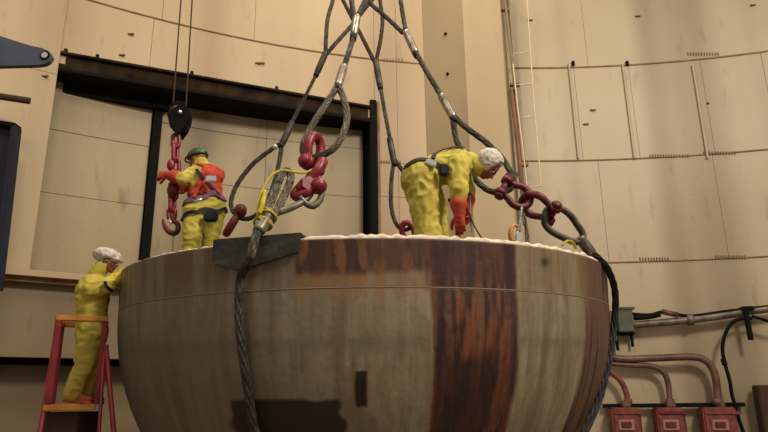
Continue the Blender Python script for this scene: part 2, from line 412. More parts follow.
fs += [(n0, n0 + 3, n0 + 2, n0 + 1), (n0 + 4, n0 + 5, n0 + 6, n0 + 7), (n0, n0 + 4, n0 + 7, n0 + 3)]
column = tag(mesh_obj('wall_column', cv, fs, M_col, None, False, cuv), kind='structure')
for (px, py) in ((446, 34), (448, 74), (450, 200)):
    e = (foot[1] - foot[0]).normalized(); nn = V((-e.y, e.x, 0)); t = 0.62
    q = foot[0].lerp(foot[1], t); d = ray(px, py); tt = ((foot[0] - CAM).xy.dot(nn.xy)) / d.xy.dot(nn.xy); q = CAM + d * tt
    m = MB().rod(q - nn * 0.03, q + nn * 0.03, 0.035, 12); m.build('bolt_hole_plug', M_dark, column)

# ---- hatch opening: recess, lintel, sill, jambs and leaf panels
REC = 0.45
def slab(pa, pb, za, zb, off, th, name, m, parent=None, label=None, kind=None):
    vs, fs, uv = cgrid(pa, pb, za, zb, off, th); o = mesh_obj(name, vs, fs, m, parent, False, uv)
    if kind: o['kind'] = kind
    return o
hatch = slab(phL - 0.03, phR + 0.02, zS - 0.3, zL + 0.5, -REC - 0.05, 0.1, 'door_1', M_dark, kind='structure')
bx = (LB1 - LB0).normalized(); by = V((-bx.y, bx.x, 0)).normalized(); bz = bx.cross(by).normalized(); ln_ = (LB1 - LB0).length / 2; mid_ = (LB0 + LB1) / 2
def beam(dz, h, y0, y1, name, m, x0=-1, x1=1):
    c = mid_ + bx * ln_ * (x0 + x1) / 2 + bz * (dz - h / 2) + by * (y0 + y1) / 2
    MB().box(c, ln_ * (x1 - x0) / 2, abs(y1 - y0) / 2, h / 2, bx, by, bz, 0.008).build(name, m, hatch)
beam(0.0, 0.05, -0.06, 0.6, 'lintel_top_flange', M_beam); beam(-0.05, 0.28, 0.02, 0.6, 'lintel_web', M_beam); beam(-0.33, 0.07, -0.06, 0.9, 'lintel_lower_flange', M_dark)
beam(-0.38, 0.22, 0.42, 0.60, 'header_track', M_dark, -1, -0.36)
for k in (-0.97, -0.80, -0.25, .3): c = mid_ + bx * ln_ * k + bz * 0.03; MB().box(c, .03, .03, .05, bx, by, bz, .005).build('lug', M_beam, hatch)
slab(phR - 0.006, phR + 0.002, zS, LB1.z + 0.15, 0.05, REC + 0.08, 'jamb', M_dark, hatch)
slab(phR + 0.003, phR + 0.006, zS, LB1.z + 0.12, 0.06, 0.1, 'jamb_edge', M_seam, hatch)
pd = pz(160, 170)
slab(pd - 0.009, pd, zS, zL - 0.1, -REC + 0.16, 0.12, 'centre_post', M_dark, hatch)
def leaf(pa, pb, zs, cols, off=-REC + 0.05):
    for i in range(cols):
        a = pa + (pb - pa) * i / cols; b = pa + (pb - pa) * (i + 1) / cols
        for c, d in zip(zs[:-1], zs[1:]):
            vs, fs, uv = cgrid(a + GAP * .4, b - GAP * .4, c + 0.006, d - 0.006, off + random.uniform(-0.01, 0.01), 0.05)
            mesh_obj('leaf_panel', vs, fs, M_door, hatch, False, uv)
def zrec(px, py): # height on recessed plane
    return W(px, py, -REC).z
leaf(phL - 0.028, pd - 0.010, [zS - 0.02, zrec(110, 202), zrec(110, 141), zL + 0.1], 1)
leaf(pd, phR - 0.010, [zS - 0.02, zrec(320, 195), zrec(320, 150) + .1, zL + 0.1], 2)
# ledges
def trim(idx, pa, pb, z, h, proud, m):
    vs, fs, uv = cgrid(pa, pb, z - h, z + h, proud, proud + 0.05); o = mesh_obj('trim_%d' % idx, vs, fs, m); o['kind'] = 'structure'
trim(1, a0, phR, zS, 0.05, 0.34, M_wallL); trim(2, a0, phR, zS - 0.09, 0.04, 0.22, M_seam)
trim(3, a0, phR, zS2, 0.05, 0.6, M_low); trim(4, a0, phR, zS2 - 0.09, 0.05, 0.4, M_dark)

# ---- pieces on the left: blue arm, rod, navy frame
m = MB(); top = [P(x, y, 5.0) for x, y in ((-330, -28), (0, 36), (30, 45.5), (42, 48), (48, 50.5), (51, 54), (51.5, 57), (49, 61), (44, 64), (36, 65), (0, 66), (-330, 70))]
hub = P(45, 55.5, 5.0)
arm = empty('lifting_beam', top[0], 'slate blue steel arm with a rounded eye end pointing in from the upper left edge', 'beam')
bm = bmesh.new(); nrm = (top[1] - top[0]).cross(top[-1] - top[0]).normalized()
m.prism(top, V((0.0, 0.05, 0.0))); m.build('arm_plate', M_blue, arm)
MB().rod(hub + V((0, -0.012, 0)), hub + V((0, 0.06, 0)), 0.028, 16).build('eye_bushing', M_silver, arm)
MB().sweep([hub + V((0, -0.004, 0)) + V((math.cos(t), 0, math.sin(t))) * 0.036 for t in np.linspace(0, 2 * math.pi, 16, endpoint=False)], 0.006, 8, closed=True).build('eye_ring', M_dark, arm)
m = MB(); rod = MB().rod(P(-200, 66, 8.6), P(30, 101, 9.5), 0.055, 14); o = rod.build('handrail_rod', M_stair); tag(o, 'dark brown round bar with a blunt end below the blue arm', 'bar')
fr = empty('window_frame', P(0, 270, 9.5), 'dark navy steel frame corner with a blue inner panel at the left edge', 'frame')
fx = [P(-160, 100, 9.5), P(19, 127, 9.5), P(12, 196, 9.5), P(0, 290, 9.5), P(-160, 290, 9.5)]
def bar(a, b, w_, d_, name, m, parent, up=None):
    a, b = V(a), V(b); ax = (b - a).normalized(); up = V((0, 1, 0)) if up is None else up
    s_ = ax.cross(up).normalized(); u_ = s_.cross(ax).normalized()
    return MB().box((a + b) / 2, (b - a).length / 2, w_ / 2, d_ / 2, ax, s_, u_, 0.006).build(name, m, parent)
bar(fx[0], fx[1] + V((-.02, 0, 0)), 0.07, 0.2, 'top_rail', M_dark, fr); bar(fx[1] + V((-0.04, 0, 0)), fx[3] + V((-0.04, 0, 0)), 0.07, 0.2, 'side_rail', M_navy, fr)
MB().prism([fx[0] + V((0, .05, -.05)), fx[1] + V((-.06, .05, -.04)), fx[3] + V((-.06, .05, 0)), fx[4] + V((0, .05, 0))], V((0, 0.04, 0))).build('panel', M_navy, fr)

# ================================================================== BOWL
BR = 2.70; BC = V((-0.22, 7.5)); BZ = 3.80; BAND = 0.38; TILT = math.tan(math.radians(2.4))
def bowl_pt(th, t, off=0.0):
    """th azimuth from the side facing the camera, t distance down the outer face from the rim"""
    if t <= BAND: r = BR - 0.0 + off - 0.02 * t / BAND; z = -t; 
    else:
        a = (t - BAND) / BR; r = (BR - 0.02) * math.cos(a) + off * math.cos(a); z = -BAND - (BR * 0.93) * math.sin(a) - off * math.sin(a)
    x = BC.x + r * math.sin(th); y = BC.y - r * math.cos(th)
    return V((x, y, BZ + z + TILT * (y - (BC.y - BR))))
def proj(q):
    d = V(q) - CAM; k = d.dot(F0); return 384 + FOC * d.dot(RX) / k, 216 - FOC * d.dot(UX) / k
def bowl_st(px, py):
    best = None
    lo, hi, tl, tu = -1.45, 1.45, 0.0, 3.2
    for _ in range(4):
        best = None
        for i in range(25):
            th = lo + (hi - lo) * i / 24
            for j in range(25):
                t = tl + (tu - tl) * j / 24; q = proj(bowl_pt(th, t)); e = (q[0] - px)**2 + (q[1] - py)**2
                if best is None or e < best[0]: best = (e, th, t)
        dh, dt = (hi - lo) / 10, (tu - tl) / 10
        lo, hi = best[1] - dh, best[1] + dh; tl, tu = max(0, best[2] - dt), best[2] + dt
    return best[1], best[2]
# value noise for the stain map
def vnoise(x, y, seed):
    g = np.random.default_rng(seed).random((256, 256)); xi = np.floor(x).astype(int); yi = np.floor(y).astype(int)
    fx_ = x - xi; fy_ = y - yi; fx_ = fx_ * fx_ * (3 - 2 * fx_); fy_ = fy_ * fy_ * (3 - 2 * fy_)
    G = lambda a, b: g[a % 256, b % 256]
    return (G(xi, yi) * (1 - fx_) + G(xi + 1, yi) * fx_) * (1 - fy_) + (G(xi, yi + 1) * (1 - fx_) + G(xi + 1, yi + 1) * fx_) * fy_
def fbm(x, y, seed, o=4):
    s = 0; a = 0.5; tot = 0
    for i in range(o): s = s + a * vnoise(x * 2**i, y * 2**i, seed + i); tot += a; a *= 0.5
    return s / tot
def sm(x, a, b): t = np.clip((x - a) / (b - a), 0, 1); return t * t * (3 - 2 * t)
TH = {k: bowl_st(*k) for k in ((430, 250), (429, 400), (516, 250), (513, 400), (586, 258), (576, 400), (604, 300), (297, 250), (228, 400), (342, 400), (260, 402), (355, 371), (368, 407), (545, 262), (450, 345), (210, 250), (380, 273), (380, 290), (512, 300), (300, 342), (128, 300), (180, 260), (562, 425))}
th_ = lambda *k: TH[k][0]; t_ = lambda *k: TH[k][1]
def bowl_color(th, t):
    c = lambda *k: np.array(srgb(*k)[:3])
    s = th * BR
    base = c(144, 132, 110)[None] * np.ones((len(th), 1))
    def mx(m, col): nonlocal base; base = base * (1 - m[:, None]) + col[None] * m[:, None]
    n1 = fbm(s * 1.2, t * 1.5, 1); n2 = fbm(s * 12, t * 0.9, 5); n3 = fbm(s * 30, t * 2.0, 9); n4 = fbm(s * 6, t * 6, 20); n5 = fbm(s * 26, t * 26, 26); n6 = fbm(s * 18, t * 2.5, 40); n7 = fbm(s * 13 + n4, t * 2.6, 60); n8 = fbm(s * 9, t * 0.7, 80)
    mx(sm(n1, 0.35, 0.7) * 0.5, c(124, 114, 90)); mx(sm(n2, 0.45, 0.75) * 0.5, c(94, 80, 60)); mx(sm(n3, .5, .75) * .35, c(104, 88, 68)); mx(sm(n6, .55, .7) * .3, c(168, 152, 124)); mx(sm(n4, 0.5, 0.75) * 0.3, c(156, 136, 108))
    mx(sm(n5, 0.45, 0.8) * 0.22, c(100, 88, 68)); mx(sm(n8, .55, .7) * .35, c(92, 74, 52)); mx(sm(n7, .6, .7) * .35, c(112, 84, 56))
    # greyer primer towards the left flank, shade on that side painted in
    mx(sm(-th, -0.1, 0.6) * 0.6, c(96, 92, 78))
    # faint horizontal bands of different primer
    mx((sm(t, t_(300, 342) - 0.06, t_(300, 342)) * (1 - sm(t, t_(300, 342) + 0.01, t_(300, 342) + 0.16))) * 0.35, c(92, 84, 62))
    # brown runs below the weld on the left
    mx(sm(n2, 0.45, 0.6) * (1 - sm(t, 0.15, 0.55)) * 0.6 * sm(-th, 0.1, 0.4), c(88, 58, 40))
    # top rust strip
    wob = (n4 - 0.5) * 0.10
    a = sm(th, th_(297, 250) - 0.012, th_(297, 250) + 0.004) * (1 - sm(th, th_(430, 250) + 0.0, th_(430, 250) + 0.03))
    e1 = t_(380, 273) ; m1 = a * (1 - sm(t + wob * .6, e1 - 0.05, e1 + 0.03))
    mx(a * (1 - sm(t + wob, t_(380, 290) - 0.02, t_(380, 290) + 0.10)) * (.3 + .5 * sm(n6, .35, .6)), c(140, 102, 64))
    r_a = c(70, 34, 27); r_b = c(38, 20, 20); r_c = c(128, 84, 54)
    mx(m1 * 0.92, r_a); mx(m1 * sm(n6, 0.40, 0.60) * 0.8, r_b); mx(m1 * sm(n7, 0.55, 0.68) * 0.7, r_c)
    # the same strip continues over the right part, in streaks
    # central rust run
    L0 = th_(430, 250) + (th_(429, 400) - th_(430, 250)) * sm(t, 0, 2.0); R0_ = th_(516, 250) + (th_(513, 400) - th_(516, 250)) * sm(t, 0, 2.0)
    edge = (n2 - 0.5) * 0.07
    m2 = sm(th + edge, L0 - 0.012, L0 + 0.012) * (1 - sm(th - edge * .3, R0_ - 0.010, R0_ + 0.006))
    mx(m2 * (0.80 + .14 * sm(n5, .3, .6)), c(84, 40, 31)); mx(m2 * sm(n3, 0.42, 0.58) * 0.9, c(46, 21, 20)); mx(m2 * sm(n6, 0.52, 0.66) * 0.5, c(128, 88, 60)); mx(m2 * sm(n8, 0.46, 0.56) * 0.8, c(40, 20, 20)); mx(m2 * sm(n7, 0.56, 0.68) * 0.5, c(118, 68, 44))
    u = np.clip((th - L0) / (R0_ - L0 + 1e-6), 0, 1)
    mid = sm(t, t_(380, 290) - .02, t_(380, 290) + .06) * (1 - sm(t + (n2 - .5) * .5, t_(450, 345) - .08, t_(450, 345) + 0.12)) * sm(u, .15, .3) * (1 - sm(u, .85, .97))
    dark2 = sm(t, t_(450, 345) - 0.05, t_(450, 345) + 0.15) * sm(u, .08, .2) * (1 - sm(u, 0.55, 0.75))
    mx(m2 * dark2 * 0.75, c(46, 27, 26)); mx(m2 * (1 - sm(t, 0.25, 0.42)) * 0.6, c(70, 38, 33)); mx(m2 * mid * 0.6 * sm(n7, .40, .58) * (1 - .6 * sm(n3, .45, .6)), c(132, 78, 48))
    mx(m2 * sm(np.abs(u - 0.08), .05, .0) * .7, c(60, 26, 26)); mx(m2 * sm(np.abs(u - 0.93), .07, .0) * .7, c(58, 26, 26))
    mx(m2 * sm(n2, .52, .62) * .6, c(44, 24, 24))
    # right rust run at the flank
    L1 = th_(586, 258) + (th_(562, 425) - th_(586, 258)) * np.clip(t / 2.2, 0, 1)
    m3 = sm(th + edge * .5, L1 - 0.02, L1 + 0.02)
    mx(m3 * 0.94, c(70, 36, 32)); mx(m3 * sm(n8, .45, .55) * .6, c(36, 20, 20)); mx(m3 * sm(n3, 0.45, 0.6) * 0.8, c(44, 22, 22))
    mx(m3 * sm(n2, .6, .5) * .35, c(130, 96, 76))
    # brown cast on the panel between the two runs near the rim
    m4 = sm(th, R0_, R0_ + 0.02) * (1 - m3) * (1 - sm(t, .2, .6)); mx(m4 * 0.25, c(122, 96, 72)); mx(m4 * sm(n2, .5, .65) * .5, c(96, 72, 54))
    # yellow-brown wash near rim everywhere
    mx((1 - sm(t, 0.3, 0.44)) * 0.14 * (1 - m2) * (1 - m3), c(116, 84, 58))
    # painted-out dark rectangles
    def rect(k0, k1, col, k, x=0.012, jag=0.0):
        t0, t1 = TH[k0][1], TH[k1][1]; h0, h1 = TH[k0][0], TH[k1][0]; j = (n4 - .5) * jag
        mx(sm(th + j, h0 - x, h0 + x) * (1 - sm(th + j, h1 - x, h1 + x)) * sm(t + j, t0 - x * 2, t0 + x * 2) * (1 - sm(t + j, t1 - x * 2, t1 + x * 2)) * k, col)
    TH['b'] = (TH[(342, 400)][0], 3.6); TH['a'] = (TH[(228, 400)][0], TH[(228, 400)][1])
    rect('a', 'b', c(38, 26, 20), 0.95, 0.008, 0.05)
    rect((355, 371), (368, 407), c(32, 17, 16), 0.98, 0.005, 0.012)
    h, tt = TH[(545, 262)]; mx(np.exp(-((th - h) / 0.022)**2 - ((t - tt) / 0.045)**2) * 0.95, c(34, 30, 26))
    return base
NT = 760; ths = np.concatenate([np.linspace(-1.75, 1.75, NT), np.linspace(1.75, 2 * math.pi - 1.75, 60)[1:-1]])
def bowl_part(name, tlist, cmap=True, parent=None, m=None, inner=True):
    n = len(ths); vs = []; thv = []; tv = []
    for t in tlist:
        for a in ths: vs.append(bowl_pt(a, t)); thv.append(a if a < math.pi else a - 2 * math.pi); tv.append(t)
    fs = [(i * n + j, (i + 1) * n + j, (i + 1) * n + (j + 1) % n, i * n + (j + 1) % n) for i in range(len(tlist) - 1) for j in range(n)]
    no = len(vs)
    if inner:
        for t in (tlist[-1], tlist[0]):
            for a in ths: vs.append(bowl_pt(a, t, -0.10)); thv.append(a if a < math.pi else a - 2 * math.pi); tv.append(t)
        L_ = len(tlist) - 1
        for j in range(n):
            k = (j + 1) % n
            fs += [(L_ * n + j, no + j, no + k, L_ * n + k), (no + j, no + n + j, no + n + k, no + k), (no + n + j, j, k, no + n + k)]
    o = mesh_obj(name, vs, fs, m, parent, True)
    ca = o.data.color_attributes.new('paint', 'FLOAT_COLOR', 'POINT')
    c = bowl_color(np.array(thv), np.array(tv)); c = np.concatenate([c, np.ones((len(c), 1))], 1)
    ca.data.foreach_set('color', c.astype(np.float32).ravel()); return o
M_bowl = mat('stained_steel', (150, 141, 110), 0.55, bump=0.18, bscale=14)
_n = M_bowl.node_tree; _a = _n.nodes.new('ShaderNodeAttribute'); _a.attribute_name = 'paint'
_n.links.new(_a.outputs['Color'], _n.nodes['Principled BSDF'].inputs['Base Color'])
bowl = empty('steel_bowl', (BC.x, BC.y, 0.9), 'huge hemispherical steel vessel bottom, olive grey with dark rust runs, hung from the wire slings', 'vessel')
bowl_part('rim_band', list(np.linspace(0, BAND - 0.012, 30)) + [BAND], parent=bowl, m=M_bowl)
tl = list(np.linspace(BAND, 2.1, 110)) + list(np.linspace(2.12, BAND + BR * math.pi / 2 - 0.02, 24))
bowl_part('shell', tl, parent=bowl, m=M_bowl)
def ring(t, off, r, a=-math.pi, b=math.pi, n=240): return [bowl_pt(a + (b - a) * i / n, t, off) for i in range(n + 1)]
MB().sweep(ring(BAND, -0.005, 0)[:-1], 0.009, 8, closed=True, step=0.1).build('weld_seam', M_bowl, bowl, True)
for w_ in [o for o in bowl.children if o.name.startswith('weld')]:
    q = w_.data; cc = []
    ca = q.color_attributes.new('paint', 'FLOAT_COLOR', 'POINT'); arr = np.tile(np.array([*srgb(118, 100, 78)[:3], 1.0], dtype=np.float32), (len(q.vertices), 1)); ca.data.foreach_set('color', arr.ravel())
# deck inside, just below the rim
dk = MB(); n = 64; top = [bowl_pt(2 * math.pi * i / n, 0.14, -0.11) for i in range(n)]; zc = BZ - 0.12
top = [V((q.x, q.y, q.z)) for q in top]; dk.prism(top, V((0, 0, -0.05))); dk.build('deck', M_boxg, bowl)
# bead of white foam squeezed along the rim
m = MB(); pts = []; rs = []
for i in range(420):
    a = -math.pi + 2 * math.pi * i / 420
    nn = mnoise.noise(V((a * 14, 0, 3))); n2 = mnoise.noise(V((a * 45, 7, 1)))
    vis = 1.0 if a > bowl_st(300, 238)[0] and a < 1.25 else 0.45
    if i == 0: lo_a = bowl_st(300, 238)[0]
    pts.append(bowl_pt(a, -0.006, -0.045) + V((0, 0, 0.010 * n2))); rs.append(max(0.010, (0.030 + 0.018 * nn + 0.012 * n2) * vis))
    if i > 0: pass
m = MB().sweep(pts, rs, 8, closed=True, step=1.0); foam = m.build('rim_foam', M_foam, bowl, True)
# dark protective pad folded over the rim under the near sling
pad = empty('edge_pad', bowl_pt(-0.45, 0), 'dark grey folded steel softener plate hooked over the bowl rim under the sling', 'plate')
pa_ = [bowl_st(215, 246), bowl_st(297, 238)]
corners = [(bowl_st(216, 247)[0], -0.035), (bowl_st(302, 240)[0], -0.035), (bowl_st(299, 249)[0], 0.10), bowl_st(250, 268), bowl_st(238, 270), bowl_st(215, 263)]
vs = [bowl_pt(h, t, 0.035) for h, t in corners]; vs2 = [bowl_pt(h, t, 0.012) for h, t in corners]; n = len(vs)
MB().add(vs + vs2, [tuple(range(n)), tuple(range(2 * n - 1, n - 1, -1))] + [(i, n + i, n + (i + 1) % n, (i + 1) % n) for i in range(n)]).build('outer_flap', M_pad, pad)
h0, h1 = corners[0][0], corners[1][0]
MB().add([bowl_pt(h0, -0.035, .035), bowl_pt(h1, -0.035, .035), bowl_pt(h1, -0.035, -.22), bowl_pt(h0, -0.035, -.22), bowl_pt(h0, -0.052, .035), bowl_pt(h1, -0.052, .035), bowl_pt(h1, -0.052, -.22), bowl_pt(h0, -0.052, -.22)],
         [(0, 1, 2, 3), (7, 6, 5, 4), (0, 4, 5, 1), (1, 5, 6, 2), (2, 6, 7, 3), (3, 7, 4, 0)]).build('top_fold', M_pad, pad)
# ================================================================== RIGGING
def rope(pts, r, name, m, parent, n=24, lobes=6):
    return MB().sweep(pts, r, n, lobes=lobes, twist=0.9 / r * 0.35, amp=0.32, step=r * 0.9).build(name, m, parent, False)
def shackle(loc_crown, loc_pin, side, r, label, m=None, pin_r=None, spread=None, group=None, cat='shackle'):
    """bow shackle: crown and pin centre, side = unit vector along the pin"""
    m = m or M_red; c, p = V(loc_crown), V(loc_pin); ax = (p - c); ln = ax.length; ax.normalize(); s_ = V(side); s_ = (s_ - ax * s_.dot(ax)).normalized()
    w_ = spread or r * 2.1; t = empty('bow_shackle', p, label, cat, group)
    bowp = [p + s_ * w_ * 0.78 + ax * r * .2, p + s_ * w_ * 0.85 - ax * ln * 0.25, p + s_ * w_ * 1.15 - ax * ln * 0.55, p + s_ * w_ * 0.85 - ax * ln * 0.85, c + ax * r * .3,
            p - s_ * w_ * 0.85 - ax * ln * 0.85, p - s_ * w_ * 1.15 - ax * ln * 0.55, p - s_ * w_ * 0.85 - ax * ln * 0.25, p - s_ * w_ * 0.78 + ax * r * .2]
    b = MB().sweep(bowp, [r * .95, r * .95, r * 1.05, r * 1.1, r * 1.15, r * 1.1, r * 1.05, r * .95, r * .95], 16, step=r * .5)
    for s in (-1, 1): b.rod(p + s_ * s * (w_ * .78 - r * .75), p + s_ * s * (w_ * .78 + r * .75), r * 1.75, 20)
    b.build('bow', m, t, True)
    pr = pin_r or r * 1.0
    MB().rod(p - s_ * (w_ * .78 + r * 1.5), p + s_ * (w_ * .78 + r * 1.2), pr, 16).build('pin', m, t, True)
    MB().rod(p + s_ * (w_ * .78 + r * .8), p + s_ * (w_ * .78 + r * 2.0), r * 1.55, 6).build('nut', m, t)
    MB().ell(p - s_ * (w_ * .78 + r * 1.2), r * .9, r * 1.5, r * 1.5, s_, s_.orthogonal().normalized(), s_.cross(s_.orthogonal().normalized())).build('pin_head', m, t, True)
    return t
def link(c, ax, side, L, Wd, r, name, m, parent):
    c, ax = V(c), V(ax).normalized(); s_ = V(side); s_ = (s_ - ax * s_.dot(ax)).normalized(); hl, hw = L / 2 - Wd / 2, Wd / 2 - r; pts = []
    for k in range(7): a = math.pi * k / 6; pts.append(c + ax * (hl + math.sin(a) * hw) + s_ * math.cos(a) * hw)
    for k in range(7): a = math.pi * k / 6; pts.append(c - ax * (hl + math.sin(a) * hw) - s_ * math.cos(a) * hw)
    return MB().sweep(pts, r, 10, closed=True, step=r).build(name, m, parent, True)
def ferrule(a, b, r, parent, m=None, band=True, band_end=1):
    a, b = V(a), V(b); ax = (b - a).normalized()
    fo = MB().sweep([a, a.lerp(b, .08), a.lerp(b, .5), a.lerp(b, .92), b], [r * .78, r, r * 1.04, r, r * .78], 20, step=.02).build('ferrule', m or M_alu, parent, True)
    if band:
        e = b if band_end else a; d = ax if band_end else -ax
        MB().sweep([e - d * .005, e + d * r * 1.4], [r * .95, r * .82], 16, smooth=False).build('tape_band', M_tape, fo, True)
# --- sling B: near left, thick
sb = empty('wire_rope_sling', P(340, 90, 5.6), 'thickest wire rope sling in the middle, its open eye holding crimson shackles', 'sling')
rope(PP([(349, -30, 6.15), (351, -10, 6.1), (352, 5, 6.05), (355, 19, 6.0)]), 0.032, 'upper_eye', M_rope, sb)
rope(PP([(378, -30, 6.15), (370, -8, 6.12), (362, 7, 6.08), (356.5, 20, 6.0)]), 0.030, 'upper_eye', M_rope, sb)
ferrule(P(357, 16, 6.0), P(353.5, 36, 5.95), 0.042, sb)
rope(PP([(353.5, 36, 5.95), (349.5, 50, 5.87), (343.5, 68, 5.78)]), 0.030, 'rope', M_rope, sb)
ferrule(P(344, 66, 5.8), P(338, 86, 5.65), 0.042, sb)
rope(PP([(338, 84, 5.66), (332, 95, 5.6), (320, 113, 5.56), (308, 133, 5.52), (303, 147, 5.48), (305, 156, 5.46), (312, 158, 5.44), (325, 154, 5.42), (335, 147, 5.4), (343, 134, 5.42), (347, 118, 5.48), (345, 103, 5.56), (339, 87, 5.64)]), 0.034, 'lower_eye', M_ropeb, sb)
# crimson shackles chained below it
RED = [((304, 165, 5.42), (318, 141, 5.44), (0.75, 0.15, -0.45), 0.040, 'bright crimson shackle pointing up, linked through the eye of the thickest sling'),
       ((322, 176, 5.40), (297, 187, 5.30), (0.1, 0.3, 1.0), 0.046, 'bright crimson shackle lying on its side above the silver thimble, lowest of its cluster'),
       ]
rd1 = shackle(P(317, 136, 5.45), P(311, 165, 5.40), (.55, .8, 0.15), 0.040, RED[0][4], spread=0.072)
rd2 = shackle(P(322, 162, 5.38), P(303, 190, 5.28), (0.6, -0.7, 0.45), 0.044, 'bright crimson shackle hanging from the pin of the upper crimson one', spread=0.095)
rd3 = shackle(P(294, 196, 5.24), P(317, 184, 5.24), (0.1, 0.75, 0.65), 0.040, RED[1][4], spread=0.085)
# --- sling A: back left
sa = empty('wire_rope_sling', P(320, 70, 6.6), 'thin wire rope sling on the left, its loop swinging beside the worker in orange vest', 'sling')
rope(PP([(341, -30, 6.7), (333, 0, 6.7), (327.5, 20, 6.65), (326, 40, 6.62), (325.5, 54, 6.6)]), 0.026, 'upper_eye', M_rope, sa)
rope(PP([(392, -22, 6.75), (372, 0, 6.7), (352, 25, 6.66), (336, 43, 6.62), (326.5, 54, 6.6)]), 0.026, 'upper_eye', M_rope, sa)
ferrule(P(326, 52, 6.6), P(317, 73, 6.58), 0.036, sa, M_rope)
rope(PP([(317, 73, 6.58), (302, 103, 6.5), (291, 124, 6.45)]), 0.021, 'rope', M_rope, sa)
ferrule(P(292.5, 122, 6.45), P(282, 144, 6.4), 0.036, sa, M_rope)
MB().ell(P(275, 147, 6.33), 0.03, 0.03, 0.03, n=12, m=8).build('tag_knot', M_silver, sa, True)
rope(PP([(282, 143, 6.4), (272, 149, 6.38), (253, 164, 6.36), (237.5, 184, 6.34), (231, 202, 6.32), (235, 214, 6.3), (246, 219, 6.28), (259, 213, 6.28), (268, 200, 6.3), (275, 180, 6.34), (279, 163, 6.37), (282, 145, 6.4)]), 0.026, 'lower_eye', M_rope, sa)
shackle(P(226, 234, 6.30), P(240.5, 211, 6.30), (-0.25, 1, 0.1), 0.036, 'maroon shackle hanging in the loop of the thin left sling above the bowl rim', M_redd, spread=0.062)
# --- sling C: far centre
scg = empty('wire_rope_sling', P(378, 75, 7.4), 'dark wire rope sling going down behind the bent worker, loop ending at the rim', 'sling')
rope(PP([(335, -16, 7.5), (348, 10, 7.48), (362, 37, 7.44), (374, 61, 7.4)]), 0.028, 'upper_eye', M_rusted_rope, scg)
rope(PP([(377, -30, 7.5), (380, 0, 7.5), (382.5, 20, 7.46), (380.5, 40, 7.42), (376, 61, 7.4)]), 0.028, 'upper_eye', M_rusted_rope, scg)
ferrule(P(375.5, 60, 7.4), P(380, 86, 7.35), 0.040, scg, M_rope)
rope(PP([(380, 84, 7.35), (384, 108, 7.3), (390, 139, 7.25)]), 0.026, 'rope', M_rope, scg)
ferrule(P(389.5, 138, 7.25), P(394, 162, 7.2), 0.038, scg, M_rope)
rope(PP([(394, 160, 7.2), (391.5, 180, 7.2), (391, 203, 7.2), (394.5, 220, 7.2), (402, 229.5, 7.2), (412, 226, 7.2), (419, 208, 7.22), (412, 185, 7.22), (402, 170, 7.22), (395, 160, 7.2)]), 0.027, 'lower_eye', M_rope, scg)
shackle(P(405, 222, 7.14), P(412, 244, 7.2), (0.95, -0.2, 0.1), 0.032, 'small crimson shackle just showing over the rim left of the bent worker', M_red, spread=0.06)
# --- sling D: right
sd = empty('wire_rope_sling', P(410, 45, 6.4), 'long wire rope sling slanting down right over the bent worker to maroon shackles', 'sling')
rope(PP([(352, -16, 6.6), (370, 3, 6.55), (386, 17, 6.5), (403, 33, 6.45)]), 0.028, 'upper_eye', M_rope, sd)
rope(PP([(396, -24, 6.55), (400.5, 0, 6.5), (403, 16, 6.48), (406, 32, 6.45)]), 0.028, 'upper_eye', M_rope, sd)
ferrule(P(405.5, 31, 6.45), P(415.5, 53, 6.4), 0.042, sd)
rope(PP([(415, 51, 6.4), (428, 74, 6.3), (442, 97, 6.2)]), 0.031, 'rope', M_rope, sd)
ferrule(P(441, 95, 6.2), P(453.5, 118, 6.12), 0.042, sd)
rope(PP([(453, 116, 6.12), (468, 129, 6.08), (488, 144, 6.04), (504, 161, 6.0), (513, 179, 5.96), (510, 189, 5.95), (497, 192, 5.96), (486, 189, 6.0), (472, 175, 6.04), (463, 155, 6.08), (456, 138, 6.1), (453, 118, 6.12)]), 0.033, 'lower_eye', M_rope, sd)
shackle(P(530, 203, 5.95), P(504, 187, 5.92), (0.55, 0.2, 0.75), 0.034, 'maroon shackle gripping the loop of the right sling beside the white hood', M_redd, spread=0.10)
shackle(P(522, 199, 5.98), P(552, 214, 5.95), (0.3, 0.55, -0.75), 0.034, 'maroon shackle joining the first one to the silver thimble of the right rope', M_redd, spread=0.10)
# --- rope over the near rim (left) with thimble
lf = empty('bowl_sling', P(263, 225, 5.0), 'heavy wire rope hanging down the left front of the bowl from a silver thimble', 'sling')
rope(PP([(262, 224, 4.98), (272, 199, 5.12), (282, 174, 5.25), (288, 171, 5.28), (291, 178, 5.26), (284, 196, 5.18), (276, 212, 5.08), (266, 226, 4.98)]), 0.036, 'eye', M_ropeb, lf)
ferrule(P(271, 211, 5.02), P(258, 232, 4.87), 0.052, lf, M_thim, False)
o1 = [bowl_pt(*bowl_st(x, y), 0.062) for x, y in ((245.5, 277), (243.5, 300), (244.5, 330), (248, 360), (253, 392), (257, 420), (260, 430))]
last = bowl_st(260, 430)
o1 += [bowl_pt(last[0] * (1 - .05 * i), last[1] + .3 * i, 0.05) for i in range(1, 9)]
rope([P(258, 231, 4.88), P(254.5, 241, 4.80), P(251.5, 252, 4.75), P(248.5, 263, 4.76)] + o1, 0.038, 'rope', M_rope, lf, 24)
MB().sweep(PP([(277, 213, 5.08), (288, 209, 5.1), (299, 204, 5.14), (308, 198, 5.18), (318, 185, 5.2), (322, 190, 5.2), (320, 200, 5.2), (313, 206, 5.18), (305, 203, 5.16), (300, 196, 5.14)]), [0.028, 0.03, 0.03, 0.026, 0.02, 0.026, 0.03, 0.032, 0.026, 0.02], 14).build('thimble', M_thim, lf, True)
